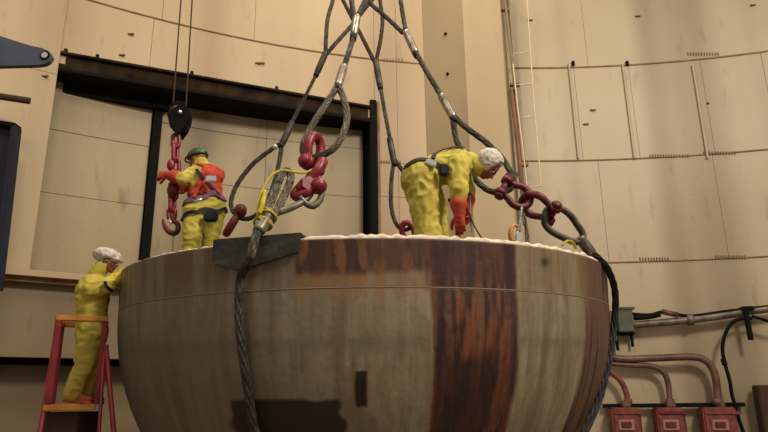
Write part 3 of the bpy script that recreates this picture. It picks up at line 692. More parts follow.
# --- rope over the right flank
rf = empty('bowl_sling', P(590, 250, 6.1), 'wire rope running from the long silver thimble down the right flank of the bowl', 'sling')
thp = [(545, 215), (545, 224), (551, 231), (562, 237), (575, 242), (582, 240), (583, 234), (578, 226), (571, 216), (563, 209.5), (555, 207.5), (548, 209)]
MB().sweep([P(x, y, 5.95 + (x - 545) * .003) for x, y in thp], 0.034, 14, closed=True, step=0.02).build('thimble', M_thim, rf, True)
MB().sweep([P(563.5 + (x - 563.5) * 1.0, 225 + (y - 225) * 1.0, 5.92 + (x - 545) * .003) for x, y in thp], 0.022, 10, closed=True, step=0.02).build('eye_rope', M_rope, rf, True)
ferrule(P(579, 237, 6.04), P(592, 254, 6.08), 0.052, rf, M_thim, False)
hh = [bowl_pt(1.28 - 0.0, t, 0.06) for t in (0.0,)]
fl_pts = [P(592, 253, 6.08), P(600, 260, 6.15), P(607, 268, 6.25), P(613, 282, 6.4), P(615.5, 298, 6.5), P(614.5, 319, 6.55), P(611, 348, 6.5), P(606, 374, 6.4), P(599, 400, 6.3), P(590, 421, 6.2), P(580, 440, 6.1), P(560, 466, 6.0), P(530, 492, 5.95)]
rope(fl_pts, 0.036, 'rope', M_tape, rf, 24)
# --- slings going down inside behind the rim
# --- yellow strap tied round the near ferrule
ys = empty('yellow_strap', P(262, 200, 5.0), 'thin yellow webbing tied round the near ferrule and looped up to the crimson shackles', 'strap')
MB().sweep(PP([(318, 166, 5.28), (306, 172.5, 5.2), (294, 172, 5.15), (281, 170.5, 5.1), (271, 176, 5.05), (264, 187, 5.0), (259, 201, 4.95), (257.5, 214, 4.9), (262, 220, 4.88)]), [0.010] * 9, 8, flat=1.0).build('strap_loop', M_yelg, ys, True)
MB().sweep(PP([(259, 214, 4.88), (262, 206, 4.9), (264, 196, 4.95), (265, 190, 4.98)]), [0.016, 0.024, 0.02, 0.010], 8).build('strap_tail', M_yelg, ys, True)
fa, fb = P(271, 211, 5.02), P(258, 232, 4.93)
for k, t in enumerate((0.12, 0.3, 0.52, 0.62)):
    c = fa.lerp(fb, t); ax = (fb - fa).normalized(); u = ax.orthogonal().normalized(); w_ = ax.cross(u)
    tl_ = 0.25 * (-1)**k
    MB().sweep([c + (u * math.cos(a) + w_ * math.sin(a)) * 0.072 + ax * math.sin(a) * 0.02 * (1 if k % 2 else -1) for a in np.linspace(0, 2 * math.pi, 14, endpoint=False)], 0.010, 8, closed=True, step=.03).build('wrap', M_yelg, ys, True)
# --- small rigging at the right of the rim
cl = empty('hanging_clip', P(519, 236, 5.6), 'orange and white clip hanging on a thin steel wire left of the silver thimble', 'clip')
rope(PP([(522, 207, 5.75), (520, 222, 5.65), (516, 238, 5.55)]), 0.014, 'wire', M_thim, cl, 12)
rope(PP([(524, 213, 5.8), (527, 228, 5.7), (529, 243, 5.5)]), 0.010, 'wire', M_rope, cl, 12)
MB().sweep(PP([(514, 243, 5.5), (511, 238, 5.5), (511, 230, 5.5), (514, 225, 5.52), (518, 227, 5.52)]), [0.02, .024, .022, .016, .012], 10).build('clip_body', mat('pale_orange', (206, 140, 82), 0.5), cl, True)
MB().box(P(519, 238, 5.48), 0.03, 0.015, 0.05, bev=0.008).build('clip_tag', M_silver, cl)
yt = tag(MB().sweep(PP([(562, 246, 5.6), (567, 241, 5.62), (573, 243, 5.64), (576, 249, 5.66)]), [0.014, .024, .022, .012], 8, flat=.5).build('yellow_rag', M_yelg, None, True), 'scrap of yellow webbing lying on the rim under the silver thimble', 'rag')
cord = empty('lanyard_cord', P(472, 225, 5.3), 'thin dark cord dropping from the left glove of the bent worker to the rim', 'cord')
MB().sweep(PP([(468, 207, 5.35), (471, 218, 5.3), (476, 229, 5.2), (483, 240, 5.1)]), 0.007, 8).build('cord', M_rope, cord, True)
MB().sweep(PP([(470, 196, 5.5), (470, 215, 5.35), (472, 232, 5.2)]), 0.007, 8).build('cord', M_thim, cord, True)
# --- chain fall at the left
hb = empty('hook_block', P(178, 118, 6.7), 'black sheave block hanging on two thin wires above the red chain', 'pulley block')
HY = 6.7
pl = [P(x, y, HY - 0.08) for x, y in ((174, 102), (179, 100.5), (184, 102), (188, 111), (186.5, 119), (183, 127), (178, 134), (175, 133), (170, 127), (167, 114), (169.5, 107))]
MB().prism(pl, V((0, 0.03, 0))).build('cheek_plate', M_dark, hb)
MB().prism([q + V((0, 0.15, 0)) for q in pl], V((0, 0.03, 0))).build('cheek_plate', M_dark, hb)
MB().rod(P(178, 114, HY - 0.04), P(178, 114, HY + 0.06), 0.10, 24).build('sheave', M_rope, hb, True)
MB().rod(P(180, 112, HY - 0.11), P(180, 112, HY + 0.12), 0.022, 12).build('axle_pin', M_silver, hb, True)
MB().sweep(PP([(183, 124, HY), (187, 128, HY), (187, 132, HY), (183, 133, HY), (180, 130, HY)]), [0.014, .018, .02, .016, .008], 10).build('becket', M_dark, hb, True)
for (xa, xb) in ((180.5, 173), (192, 187)): MB().rod(P(xa + (xa - xb) * .3, -24, HY), P(xb + (0 if xb < 180 else -1), 106, HY), 0.009, 8).build('wire', M_stair, hb)
ch = empty('lifting_chain', P(175, 134, HY), 'red load chain of heavy links and clevises with an open hook at its end', 'chain')
ys_ = [(176, 134, 148, 10), (175.5, 144, 162, 9), (176, 158, 174, 10), (174.5, 170, 186, 8), (173.5, 182, 200, 11), (172.5, 196, 212, 8), (172, 208, 220, 9)]
for i, (x, y0, y1, wd) in enumerate(ys_):
    a, b = P(x, y0, HY), P(x - .4, y1, HY); sd_ = V((1, 0.25, 0)) if i % 2 == 0 else V((0.35, 1, 0))
    link((a + b) / 2, a - b, sd_, (a - b).length + .03, 0.115, 0.024, 'link', M_red if i != 4 else M_redd, ch)
MB().ell(P(173, 190, HY - 0.05), 0.065, 0.05, 0.09).build('clevis', M_redd, ch, True)
MB().ell(P(171, 165, HY - 0.03), 0.045, 0.04, 0.07).build('clevis', M_red, ch, True)
MB().sweep(PP([(172, 214, HY), (173, 220, HY), (177.5, 224, HY), (178, 230, HY), (174, 233.5, HY), (168, 231, HY), (164, 225, HY), (163, 219.5, HY)]), [.024, .026, .028, .03, .032, .028, .02, .012], 12).build('hook', M_redd, ch, True)
MB().rod(P(169, 219, HY - .02), P(171.5, 224, HY - .02), 0.012, 8).build('latch', M_silver, ch, True)
tag(MB().sweep(PP([(173, 232, HY), (172.5, 244, HY), (172, 262, HY), (171, 275, HY)]), 0.012, 8).build('tag_line', mat('pale_green_cord', (186, 186, 130), .8), None, True), 'pale yellow green cord hanging straight from the open red hook', 'cord')

# ================================================================== PEOPLE
def hand_mb(mb, wrist, d, pn, curl, s=1.0, left=1, fat=1.0):
    """five-fingered hand: d finger direction, pn palm normal, left=+1/-1 picks the thumb side"""
    d = V(d).normalized(); pn = V(pn); pn = (pn - d * pn.dot(d)).normalized(); sd = d.cross(pn).normalized() * left
    palm_c = V(wrist) + d * 0.05 * s
    mb.caps(V(wrist), V(wrist) + d * 0.035 * s, 0.030 * s * fat, 0.036 * s * fat, 14, 0.62, pn)
    for o in (-0.024, -0.008, 0.008, 0.024): mb.caps(V(wrist) + d * .02 * s + sd * o * .7 * s, V(wrist) + d * 0.085 * s + sd * o * 1.15 * s, 0.017 * s * fat, 0.0135 * s * fat, 12)
    for i, (o, L) in enumerate(((0.030, 0.072), (0.0105, 0.080), (-0.0095, 0.075), (-0.029, 0.060))):
        b = V(wrist) + d * (0.088 - 0.004 * abs(i - 1)) * s + sd * o * s; a = 0.0; dirn = d.copy(); r = 0.0092 * s * fat
        spread = sd * (0.10 * (1.5 - i) * 0.5)
        for k, fr_ in enumerate((0.45, 0.3, 0.25)):
            a += curl * (0.55 + 0.12 * i) if k else curl * (0.45 + 0.08 * i)
            dirn = (d * math.cos(a) + pn * math.sin(a) + spread).normalized(); e = b + dirn * (L * fr_ * s)
            mb.caps(b, e, r, r * 0.92, 10, k=3); b = e; r *= 0.92
    tb = V(wrist) + d * 0.028 * s + sd * 0.030 * s; t1 = tb + (d * 0.55 + sd * 0.7 + pn * 0.35).normalized() * 0.040 * s; t2 = t1 + (d * 0.85 + sd * 0.25 + pn * (0.3 + .4 * curl)).normalized() * 0.032 * s; t3 = t2 + (d * 0.9 + pn * (.3 + .6 * curl)).normalized() * 0.024 * s
    mb.caps(tb, t1, 0.0165 * s * fat, 0.0125 * s * fat, 10); mb.caps(t1, t2, 0.0125 * s * fat, 0.0108 * s * fat, 10); mb.caps(t2, t3, 0.0108 * s * fat, 0.009 * s * fat, 10)
def head_mb(mb, c, f, u):
    f = V(f).normalized(); u = V(u); u = (u - f * u.dot(f)).normalized(); r = f.cross(u).normalized()
    L = lambda x, y, z: V(c) + r * x + f * y + u * z
    mb.ell(L(0, -0.012, 0.03), 0.075, 0.095, 0.088, r, f, u); mb.ell(L(0, 0.02, -0.035), 0.062, 0.072, 0.078, r, f, u)
    mb.ell(L(0, 0.052, -0.088), 0.032, 0.030, 0.026, r, f, u)          # chin
    mb.caps(L(0, 0.085, 0.008), L(0, 0.104, -0.030), 0.009, 0.014, 10)     # nose
    mb.ell(L(0.013, 0.095, -0.034), 0.009, 0.010, 0.008, r, f, u); mb.ell(L(-0.013, 0.095, -0.034), 0.009, 0.010, 0.008, r, f, u)
    mb.caps(L(-0.038, 0.074, 0.026), L(0.038, 0.074, 0.026), 0.013, 0.013, 10)  # brow
    for s in (-1, 1):
        mb.ell(L(s * 0.042, 0.066, -0.030), 0.022, 0.018, 0.024, r, f, u)  # cheek
        mb.ell(L(s * 0.077, -0.008, -0.005), 0.009, 0.021, 0.032, r, f, u)  # ear
    mb.caps(L(-0.020, 0.084, -0.060), L(0.020, 0.084, -0.060), 0.009, 0.009, 10)
    return L, r, f, u
def figure(label, J, face, headf, headu, skin, fat=1.22, arm=1.3, cover=None, boots=None, glove=None, handcfg=None, wr=0.011, fatleg=1.0, wsc=(9, 9, 15), skinhand=True, legsep=None):
    """one continuous body inside a one-piece coverall; J holds the joints in world space"""
    cover = cover or M_yel; boots = boots or M_boot
    face = V(face).normalized(); base = (J['ankL'] + J['ankR']) / 2
    t = empty('person', base, label, 'person')
    sh, pv, ck = (J['shL'] + J['shR']) / 2, (J['hipL'] + J['hipR']) / 2, J['neck']
    spine = (sh - pv).normalized(); side = (J['shR'] - J['shL']).normalized(); fr = side.cross(spine).normalized()
    if fr.dot(face) < 0: fr = -fr
    def build(k, hands):
        b = MB(); mid = pv.lerp(sh, .45) + fr * J.get('belly', 0.0)
        b.caps(J['hipL'] + spine * .02, J['hipR'] + spine * .02, .105 * k, .105 * k, 18)
        for a_, b_, r1, r2 in ((pv, mid, .150, .145), (mid, sh - spine * .07, .145, .165)):
            b.caps(a_, b_, r1 * k, r2 * k, 20, 0.74 if hands else .82, fr)
        b.caps(J['shL'] - spine * .03 , J['shR'] - spine * .03, .072 * k, .072 * k, 16)
        b.caps(sh - spine * .10 + side * .05, sh - spine * .10 - side * .05, .115 * k, .115 * k, 16, .85, fr)
        b.caps(sh + spine * .005, ck, .066 * (1 if hands else 1.15), .054 * (1 if hands else 1.25), 14)
        for s in 'LR':
            b.caps(J['hip' + s], J['kn' + s], .100 * k * (fatleg if not hands else 1), .076 * k * (fatleg if not hands else 1), 16); b.caps(J['kn' + s], J['ank' + s], .072 * k * (fatleg if not hands else 1), (.048 if hands else .078) * (1 if hands else fatleg), 16)
            ka = k if hands else arm; b.caps(J['sh' + s] - spine * .02, J['el' + s], .062 * ka, .052 * ka, 14); b.caps(J['el' + s], J['wr' + s] if hands else J['wr' + s] - (J['wr' + s] - J['el' + s]).normalized() * .07, .052 * ka, (.030 if hands else .054), 14)
        return b
    bd = build(0.84, True)
    hc = J['head']; L, r, f, u = head_mb(bd, hc, headf, headu)
    bd.caps(ck, hc - f * .015 - u * .03, .052, .056, 14)
    for s in 'LR':
        d, pn, curl = handcfg[s]; hand_mb(bd, J['wr' + s], d, pn, curl, 1.0, 1 if s == 'L' else -1)
        td = J['toe' + s] - J['ank' + s]; bd.caps(J['ank' + s], J['toe' + s], .042, .030, 12)
    me = remesh(bd, 0.0068, 2); mesh_obj('body', None, None, skin, t, True, mesh=me)
    for s in (-1, 1):
        ey = MB().ell(L(s * 0.030, 0.079, 0.004), .0100, .0100, .0100, r, f, u, 12, 8).build('eye', M_eye, t, True)
        MB().ell(L(s * 0.030, 0.0870, 0.004), .0068, .0035, .0068, r, f, u, 10, 6).build('iris', M_hair, ey, True)
        MB().caps(L(s * 0.018, 0.088, 0.021), L(s * 0.043, 0.080, 0.023), .004, .003, 8).build('eyebrow', M_hair, t, True)
    MB().caps(L(-0.020, 0.092, -0.058), L(0.020, 0.092, -0.058), .005, .005, 8, .8, u).build('mouth', M_lip, t, True)
    cv = remesh(build(fat, False), 0.0125, 5); wrinkle(cv, wr, wsc, wr * 0.9)
    mesh_obj('coverall', None, None, cover, t, True, mesh=cv.copy())
    for s in 'LR':
        d, pn, curl = handcfg[s]; g = MB(); hand_mb(g, J['wr' + s], d, pn, curl, 1.1, 1 if s == 'L' else -1, 1.28)
        ax = (J['wr' + s] - J['el' + s]).normalized()
        g.caps(J['wr' + s] - ax * .095, J['wr' + s] + ax * .01, .078 if arm > 1.3 else .066, .044, 16)
        gm = remesh(g, 0.0055, 2); go = mesh_obj('glove', None, None, glove or M_org, t, True, mesh=gm)
        td = (J['toe' + s] - J['ank' + s]); td.z *= .3; td.normalize(); up = V((0, 0, 1)); sd_ = td.cross(up).normalized(); q = J['ank' + s]
        b = MB(); b.caps(q + up * .03, q - up * .01 - td * .01, .064, .062, 14); b.caps(q - up * .038 - td * .03, q - up * .045 + td * .15, .046, .042, 14, .8, up); b.caps(q - up * .02, q - up * .04 + td * .10, .055, .042, 14)
        b.box(q - up * .078 + td * .055, .135, .046, .012, td, sd_, up, .008)
        bm_ = remesh(b, 0.009, 3); mesh_obj('overshoe', None, None, boots, t, True, mesh=bm_)
    return t, cv, L, (r, f, u)
def z_deck(q): return BZ - 0.14 + TILT * (q.y - (BC.y - BR)) + 0.03
# ---- person 1: orange vest, at the chain (facing left and away)
Y1 = 6.75
hd = P(197.5, 159.5, Y1 - .02)
ground = lambda px, Y: V((P(px, 260, Y).x, Y, z_deck(V((0, Y, 0))) + 0.09))
J1 = dict(head=hd, neck=P(200, 167, Y1 + .0), shL=P(192, 172, Y1 - 0.10), shR=P(215, 173, Y1 + .12), elL=P(183, 179, Y1 - .20), wrL=P(168, 175, Y1 - .16), elR=P(207, 186, Y1 + .34), wrR=P(188, 188, Y1 + .30),
          hipL=P(196, 212, Y1 - .07), hipR=P(214, 207, Y1 + .07), knL=P(192, 238, Y1 - .12), knR=P(210, 240, Y1 + .10), ankL=ground(188, Y1 - .06), ankR=ground(212, Y1 + .16))
print('p1 height', hd.z + .13 - (J1['ankL'].z - .09), 'sh-width', (J1['shL'] - J1['shR']).length, 'hip h', J1['hipL'].z - J1['ankL'].z)
f1 = V((-0.9, 0.42, 0)).normalized()
for s in 'LR': J1['toe' + s] = J1['ank' + s] + f1 * .14 + V((0, 0, -.05))
p1, cv1, L1, ax1 = figure('worker in yellow with an orange vest and green helmet, gripping the red chain', J1, f1, (-0.88, 0.42, -0.22), (-.2, .05, 1), M_skin,
    handcfg=dict(L=((-1, .12, .05), (0.1, .9, -.2), 1.25), R=((-1, -.1, 0), (0, -.9, 0), .9)), wr=0.014, fatleg=1.12, arm=1.45)
r, f, u = ax1
def helmet(L, ax, m, parent, name='hard_hat', brim=True, lift=0.035, k=1.0):
    r, f, u = ax; b = MB(); b.ell(L(0, -0.008, lift), .108 * k, .125 * k, .098 * k, r, f, u, 28, 18, zmin=-0.05)
    if brim:
        pts = [L(0, 0, lift - .003) + r * (math.cos(a) * .106 * k) + f * (math.sin(a) * .122 * k + (.03 * max(0, math.sin(a))**2)) for a in np.linspace(0, 2 * math.pi, 28, endpoint=False)]
        b.sweep(pts, .010, 8, closed=True, step=1)
        b.caps(L(0, -.10, lift + .055), L(0, .10, lift + .06), .018, .018, 10)
    return b.build(name, m, parent, True)
helmet(L1, ax1, M_green, p1)
b = MB().caps(P(201, 169, Y1), L1(0, -.035, -.06), .088, .080, 16); hm = remesh(b, .01, 2); wrinkle(hm, .006, (20, 20, 20), .004); mesh_obj('collar', None, None, M_yel, p1, True, mesh=hm)
axis0 = (J1['hipL'] + J1['hipR']) / 2; axis1 = (J1['shL'] + J1['shR']) / 2; sp1 = (axis1 - axis0).normalized(); ln1 = (axis1 - axis0).length
def vest_pred(q):
    h = (q - axis0).dot(sp1); rad = ((q - axis0) - sp1 * h).length
    for s in 'LR':
        d1 = q - J1['sh' + s]; ad = (J1['el' + s] - J1['sh' + s]).normalized()
        if d1.dot(ad) > (-.045 if s == 'L' else .03) and (d1 - ad * d1.dot(ad)).length < .14: return False
    return h > ln1 * 0.30 and h < ln1 + .045 and rad < 0.27
vest = shell_from(cv1, vest_pred, 0.018, 'vest', M_vest, p1)
def around(c, n_, rad, m_=16, a_=0, b_=2 * math.pi, u_=None, w__=None):
    return [c + (u_ * math.cos(t) + w__ * math.sin(t)) * rad for t in np.linspace(a_, b_, m_)]
sd1 = (J1['shR'] - J1['shL']).normalized(); fr1 = sd1.cross(sp1).normalized()
ribbon_on(cv1, around(axis0 + sp1 * .12, None, .3, 20, 0, 2 * math.pi, sd1, fr1), .05, 'belt', M_purp, p1, .014)
ribbon_on(cv1, around(axis0 - sp1 * .06, None, .3, 20, 0, 2 * math.pi, sd1, fr1), .04, 'leg_strap', M_blk, p1, .012)
YD = V((0, .96, .28))
ribbon_on(cv1, [P(200, 170, Y1), P(206, 178, Y1), P(213, 188, Y1), P(220, 198, Y1)], .035, 'harness_strap', M_blk, p1, .024, cast=YD)
ribbon_on(cv1, [P(216, 168, Y1), P(211, 178, Y1), P(203, 190, Y1), P(199, 200, Y1)], .035, 'harness_strap', M_vest, p1, .028, cast=YD)
MB().box(P(211, 179, Y1 - .24), .055, .02, .035, bev=.01).build('back_buckle', M_silver, p1)
MB().box(P(211, 217, Y1 - .20), .075, .04, .055, bev=.02).build('belt_pouch', M_blk, p1)
MB().rod(P(194, 202, Y1 - .27), P(202, 199, Y1 - .27), .016, 10).build('belt_buckle', M_silver, p1, True)

# ---- person 2: bent over the rim, facing right
Y2 = 5.45
gd = lambda px, Y: V((P(px, 232, Y).x, Y, z_deck(V((0, Y, 0))) + 0.09))
J2 = dict(head=P(488, 167, Y2 - .02), neck=P(473, 163, Y2), shL=P(460, 163, Y2 + .18), shR=P(459, 164, Y2 - .13), elR=P(458, 190, Y2 - .20), wrR=P(459, 215, Y2 - .20), elL=P(466, 190, Y2 + .24), wrL=P(468, 207, Y2 + .12),
          hipL=P(420, 178, Y2 + .09), hipR=P(420, 179, Y2 - .09), knL=P(433, 212, Y2 + .10), knR=P(426, 213, Y2 - .10), ankL=gd(437, Y2 + .12), ankR=gd(430, Y2 - .12), belly=-0.02)
print('p2 hip h', J2['hipR'].z - J2['ankR'].z + .09, 'torso', (J2['shR'] - J2['hipR']).length, 'arm', (J2['shR'] - J2['elR']).length, (J2['elR'] - J2['wrR']).length)
f2 = V((1, -.05, 0)).normalized()
for s in 'LR': J2['toe' + s] = J2['ank' + s] + f2 * .14 + V((0, 0, -.05))
p2, cv2, L2, ax2 = figure('worker in yellow bent over the bowl rim, white hood, black harness and orange gloves', J2, (0.45, 0, -0.9), (0.50, -0.10, -0.86), (.86, 0, .5), M_skin2,
    handcfg=dict(L=((.1, -.2, -1), (-.9, 0, 0), 0.7), R=((0.05, 0.05, -1), (0.2, .9, 0), 0.5)), wr=0.015, fatleg=1.42, arm=1.7, wsc=(14, 9, 11))
r, f, u = ax2
b = MB(); b.ell(L2(0, -0.034, 0.034), .125, .132, .130, r, f, u, 40, 26); hm = remesh(b, .009, 1); wrinkle(hm, .008, (30, 30, 30), .006)
for v in hm.vertices:
    q = v.co - L2(0, 0, 0)
    if q.dot(f) > 0.045 : v.co -= f * ((q.dot(f) - 0.045) * .95)
mesh_obj('hood', None, None, M_white, p2, True, mesh=hm)
b = MB().caps(P(470, 160, Y2), L2(0, -.03, -.06), .075, .085, 16); hm = remesh(b, .01, 2); wrinkle(hm, .006, (20, 20, 20), .004); mesh_obj('collar', None, None, M_yel, p2, True, mesh=hm)
F_ = -.5
ribbon_on(cv2, [P(403, 172, Y2), P(409, 166, Y2), P(418, 162, Y2), P(430, 163, Y2), P(439, 169, Y2), P(446, 178, Y2)], .045, 'harness_strap', M_blk, p2, .013, cast=YD)
ribbon_on(cv2, [P(431, 163, Y2), P(434, 156, Y2), P(437, 150, Y2)], .04, 'harness_strap', M_blk, p2, .013, cast=YD)
ribbon_on(cv2, [P(436, 149, Y2 - .1), P(445, 144, Y2 - .1), P(456, 146, Y2 - .1), P(465, 151, Y2 - .1)], .035, 'harness_strap', M_blk, p2, .013)
MB().box(P(431, 163, Y2 - .25), .05, .02, .03, V((.9, 0, -.35)), V((0, 1, 0)), V((.35, 0, .9)), .01).build('buckle', M_silver, p2)
MB().box(P(444, 170, Y2 - .25), .04, .03, .05, bev=.012).build('belt_pouch', M_blk, p2)

# ---- person 3: on the stepladder, facing right
Y3 = 6.35
PLZ = P(70, 404, Y3).z
J3 = dict(head=P(108, 261, Y3), neck=P(99, 271, Y3), shL=P(92, 286, Y3 + .17), shR=P(93, 287, Y3 - .17), elR=P(108, 285, Y3 - .16), wrR=P(121, 276, Y3 + .0), elL=P(108, 284, Y3 + .24), wrL=P(124, 272, Y3 + .24),
          hipL=P(92, 333, Y3 + .08), hipR=P(92, 334, Y3 - .08), knL=P(92, 366, Y3 + .10), knR=P(84, 366, Y3 - .09), ankL=P(84, 399, Y3 + .09), ankR=P(72, 400, Y3 - .08))
J3['ankR'].z = J3['ankL'].z = PLZ + .10
print('p3 height', J3['head'].z + .12 - PLZ, 'ladder platform z', PLZ, 'torso', (J3['shR'] - J3['hipR']).length)
f3 = V((1, .12, 0)).normalized()
for s in 'LR': J3['toe' + s] = J3['ank' + s] + f3 * .14 + V((0, 0, -.05))
p3, cv3, L3, ax3 = figure('worker in yellow with a white cloth cap standing on the red stepladder', J3, (1, .1, 0), (0.97, .12, -.18), (.18, 0, 1), M_skin2,
    handcfg=dict(L=((1, 0, -.3), (0, -.3, -1), 0.5), R=((1, .3, .1), (0, .3, -1), 0.5)), wr=0.014, fatleg=1.1, arm=1.6, glove=M_yelg)
r, f, u = ax3
b = MB(); b.ell(L3(0, -0.022, 0.050), .118, .138, .080, r, f, u, 40, 20); b.caps(L3(-.07, .10, .030), L3(.07, .10, .030), .022, .022, 10)
hm = remesh(b, .009, 2); wrinkle(hm, .010, (26, 26, 26), .008); mesh_obj('cloth_cap', None, None, M_white, p3, True, mesh=hm)
MB().sweep([L3(0, -.01, .012) + r * math.cos(a) * .088 + f * math.sin(a) * .108 for a in np.linspace(math.pi * .85, math.pi * 2.15, 20)], .010, 8, flat=1.0).build('hair', M_hair, p3, True)
b = MB().caps(P(97, 274, Y3), L3(0, -.03, -.055), .078, .078, 16); hm = remesh(b, .01, 2); wrinkle(hm, .006, (20, 20, 20), .004); mesh_obj('collar', None, None, M_yel, p3, True, mesh=hm)
ribbon_on(cv3, [P(100, 276, Y3 - .4), P(106, 284, Y3 - .4), P(113, 292, Y3 - .3), P(116, 298, Y3 - .2)], .03, 'strap', M_blk, p3, .012)

# ================================================================== STEPLADDER
ld = empty('stepladder', V((P(75, 410, Y3).x, Y3, 0)), 'red steel stepladder with a yellow guard rail and yellow platform left of the bowl', 'ladder')
z0 = PLZ
def LX(px, py, Y): return P(px, py, Y)
# floor is far below the frame: the stiles go on down to it
def stile(top, through, r, name='stile'):
    d = (through - top); k = (0.02 - top.z) / d.z; MB().rod(top, top + d * k, r, 10).build(name, M_redl, ld, True)
lax = V((0.92, 0.39, 0)); lay = V((-0.39, 0.92, 0)); A1 = LX(59, 318, Y3 - .40); wL = 0.3
while proj(A1 + lax * wL)[0] < 105: wL += 0.005
DL = 0.55; A2 = A1 + lax * wL; B1 = A1 + lay * DL; B2 = A2 + lay * DL
for a_, b_ in ((A1, A2), (B1, B2), (A1, B1)):
    d_ = (b_ - a_).normalized(); MB().box((a_ + b_) / 2, (b_ - a_).length / 2 + .03, .028, .026, d_, V((-d_.y, d_.x, 0)), V((0, 0, 1)), .008).build('guard_rail', M_ylad, ld)
for q, w_ in ((A1, .028), (A2, .022), (B1, .022), (B2, .020)):
    MB().box(V((q.x, q.y, (q.z + z0) / 2)), w_, .022, (q.z - z0) / 2, lax, lay, V((0, 0, 1)), .006).build('guard_post', M_redl, ld)
for k in (0, 1):
    dv = lay * (DL * k)
    stile(LX(55, 342, A1.y) + dv, LX(40, 432, A1.y) + dv, .022); stile(LX(106, 345, A2.y) + dv, LX(114, 432, A2.y) + dv, .022); stile(LX(104, 352, A2.y) + dv, LX(99, 432, A2.y) + dv, .016, 'brace')
pc = A1 + lax * (wL * .44) + lay * (DL / 2)
MB().box(V((pc.x, pc.y, z0 - .03)), wL * .54, DL / 2 + .02, .03, lax, lay, V((0, 0, 1)), .008).build('platform', M_ylad, ld)
s_top, s_bot = LX(55, 342, A1.y), LX(40, 432, A1.y)
for i in range(1, 8):
    zz = z0 - .02 - i * .28
    if zz < .15: break
    q = s_top + (s_bot - s_top) * ((s_top.z - zz) / (s_top.z - s_bot.z)) + lay * DL / 2 + lax * .06
    MB().box(q, .08, DL / 2, .016, lax, lay, V((0, 0, 1)), .005).build('step', M_ylad, ld)
bx_ = MB().box(V((P(73, 420, Y3).x, Y3 - .02, z0 - .32)), .17, .25, .25, bev=.01).build('kick_box', M_stair, ld)

# ================================================================== RIGHT WALL SERVICES
def wp(px, py, off=0.25): return W(px, py, off)
gb = empty('junction_box', wp(624, 340), 'grey green junction box on a bracket at the start of the grey conduit', 'junction box')
def wbox(px, py, w_, h_, d_, name, m, parent, off=0.2, bev=.012):
    q = wp(px, py, off); pa = math.atan2(q.x - WC.x, q.y - WC.y); return MB().box(q, w_ / 2, d_ / 2, h_ / 2, V((math.cos(pa), -math.sin(pa), 0)), V((math.sin(pa), math.cos(pa), 0)), V((0, 0, 1)), bev).build(name, m, parent)
wbox(624, 321, .30, .46, .25, 'body', M_boxg, gb); wbox(624, 309, .36, .05, .3, 'lid', M_boxg, gb); wbox(612, 326, .12, .6, .15, 'side_plate', M_boxg, gb, .15)
wbox(617, 342, .05, .35, .06, 'bracket_leg', M_dark, gb, .12); wbox(632, 340, .05, .28, .06, 'bracket_leg', M_dark, gb, .12); wbox(624, 334, .4, .05, .2, 'bracket_arm', M_dark, gb, .15)
def pipe(name, pts, r, m, label, cat='conduit', off=.25, group=None, fit=None):
    e = empty(name, wp(pts[0][0], pts[0][1], off), label, cat, group); MB().sweep([wp(x, y, off) for x, y in pts], r, 14, step=.06).build('tube', m, e, True)
    for (px, py) in (fit or []):
        i = min(range(len(pts)), key=lambda k: abs(pts[k][0] - px) + abs(pts[k][1] - py)); a = wp(px, py, off); j = min(i + 1, len(pts) - 1); j0 = max(0, j - 1)
        d = (wp(*pts[j], off) - wp(*pts[j0], off)).normalized(); MB().rod(a - d * .06, a + d * .06, r * 1.45, 14).build('coupling', m, e, True)
    return e
pipe('conduit', [(632, 325), (680, 321), (720, 316), (752, 311), (800, 305)], .075, M_pipe, 'thick grey conduit sloping up to the right from the junction box', fit=[(690, 320)])
pipe('cable_run', [(632, 314), (650, 315), (664, 312), (690, 316), (730, 311), (800, 303)], .035, M_dark, 'thin dark cable lying along the top of the thick grey conduit', 'cable', .27)
MB_ = pipe('conduit', [(634, 318), (648, 317), (660, 314.5)], .05, M_dark, 'short black flexible sleeve leaving the junction box', off=.3)
pipe('conduit', [(662, 311.5), (678, 315)], .055, M_pipeb, 'short pinkish brown fitting over the thick grey conduit', 'fitting', .33)
pipe('conduit', [(600, 351), (612, 357), (625, 359), (660, 358), (692, 357), (706, 361), (714, 372), (717, 388), (718, 408)], .07, M_pipeb, 'outer brown conduit bending down into the rightmost red box', off=.28, fit=[(717, 402)])
pipe('conduit', [(598, 357), (610, 363), (630, 365), (650, 366), (662, 371), (668, 383), (670, 408)], .055, M_pipeb, 'middle brown conduit bending down into the middle red box', off=.24, fit=[(670, 402)])
pipe('conduit', [(600, 366), (612, 373), (622, 383), (627, 396), (628, 408)], .055, M_boxr, 'inner reddish conduit bending down into the leftmost red box', off=.24, fit=[(628, 402)])
st = empty('support_channel', wp(675, 406, .15), 'long black steel channel carrying the three red boxes', 'channel')
q0, q1 = wp(603, 406, .12), wp(744, 404.5, .12)
MB().box((q0 + q1) / 2, (q1 - q0).length / 2, .05, .04, (q1 - q0).normalized(), V((0, 1, 0)), V((0, 0, 1)), .005).build('channel', M_dark, st)
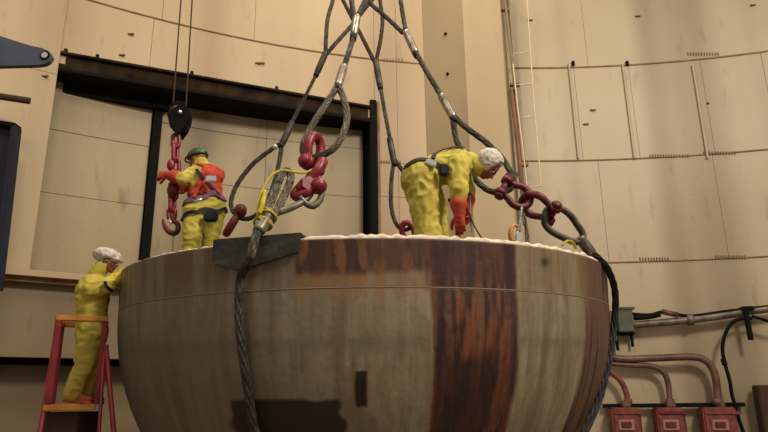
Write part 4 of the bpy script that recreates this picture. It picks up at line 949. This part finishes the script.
for i, (px, w_, lab) in enumerate(((625.5, .52, 'leftmost'), (670, .50, 'middle'), (719.5, .60, 'rightmost'))):
    e = empty('switch_box', wp(px, 432, .2), '%s of the three red boxes under the brown conduits' % lab, 'box', 'red boxes')
    wbox(px, 433, w_, .95, .35, 'body', M_boxr if i != 1 else M_boxr, e, .28, .03)
    wbox(px, 413, w_ * 1.04, .07, .38, 'lid', M_redd if i == 1 else M_boxr, e, .29, .02)
    lp = wbox(px + 1, 425, .30, .20, .03, 'label_plate', M_lbl, e, .47, .01); wbox(px + 1, 425, .20, .11, .03, 'inner_plate', M_redd, lp, .485, .01)
    wbox(px, 404, .16, .12, .16, 'hub', M_pipeb, e, .28)
    wbox(px + 13.5, 428, .07, .5, .2, 'side_flange', M_redd, e, .22)
pipe('cable', [(752, 318), (740, 319), (731, 324), (724.5, 336), (722.5, 350), (725, 364), (729.5, 380), (732, 395), (736, 408), (739, 420), (746, 440)], .035, M_dark, 'black cable hanging in a loose curve left of the dark bracket', 'cable', .36, fit=[(724, 362)])
pipe('cable', [(752, 316), (768, 321), (800, 330)], .03, M_dark, 'thin black cable drooping off the right edge from the bracket', 'cable', .36)
bk_ = empty('pipe_bracket', wp(748, 320, .1), 'dark bracket arm clamping the grey conduit beside the hanging cable', 'bracket')
qa, qb = wp(745, 308, .36), wp(751, 340, .36); MB().box((qa + qb) / 2, (qa - qb).length / 2, .04, .04, (qb - qa).normalized(), V((0, 1, 0)), (qb - qa).normalized().cross(V((0, 1, 0))), .006).build('arm', M_dark, bk_)
wbox(746, 309, .22, .08, .3, 'clamp', M_dark, bk_, .25)
cb = empty('dark_cabinet', wp(775, 430, .3), 'dark brown cabinet edge at the lower right corner', 'cabinet')
wbox(780, 433, .62, 1.75, .35, 'body', M_stair, cb, .3, .02)
# ---- beside the column: rusty pipe run and pale ladder
e = empty('riser_pipe', W(527, 260, .3), 'thin rusty vertical pipe run beside the column with a pale tube next to it', 'pipe')
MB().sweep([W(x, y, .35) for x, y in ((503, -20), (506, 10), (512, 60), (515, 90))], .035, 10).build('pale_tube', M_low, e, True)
MB().sweep([W(x, y, .25) for x, y in ((505, -20), (508, 10), (513, 70), (518, 130), (523, 190), (527, 245))], .03, 10).build('rusty_tube', M_pipeb, e, True)
MB().sweep([W(x, y, .32) for x, y in ((511, 88), (517, 140), (521, 180), (525, 225))], .045, 10).build('dark_sleeve', M_seam, e, True)
for x, y in ((502, 10), (513, 85), (521, 165)): wbox(x + 2, y, .22, .06, .12, 'clamp', M_seam, e, .28, .005)
M_pale = mat('pale_tube_paint', (222, 200, 164), .4, var=.08)
e = empty('wall_ladder', W(530, 190, .5), 'slim cream caged tube frame standing off the wall right of the rusty pipe', 'ladder')
MB().sweep([W(x, y, .55) for x, y in ((513, 64), (518, 110), (523, 150), (527, 186))], .016, 8).build('rail', M_pale, e, True)
MB().sweep([W(x, y, .55) for x, y in ((526, -15), (529, 30), (533, 90), (538, 150), (541, 186))], .016, 8).build('rail', M_pale, e, True)
for (xa, ya, xb, yb) in ((514, 54, 528, 52), (522, 118, 535, 116), (527, 187, 541, 186), (516, 85, 532, 84)): MB().rod(W(xa, ya, .55), W(xb, yb, .55), .014, 8).build('rung', M_pale, e, True)
print('TRIS', sum(len(o.data.polygons) for o in bpy.data.objects if o.type == 'MESH') * 2)
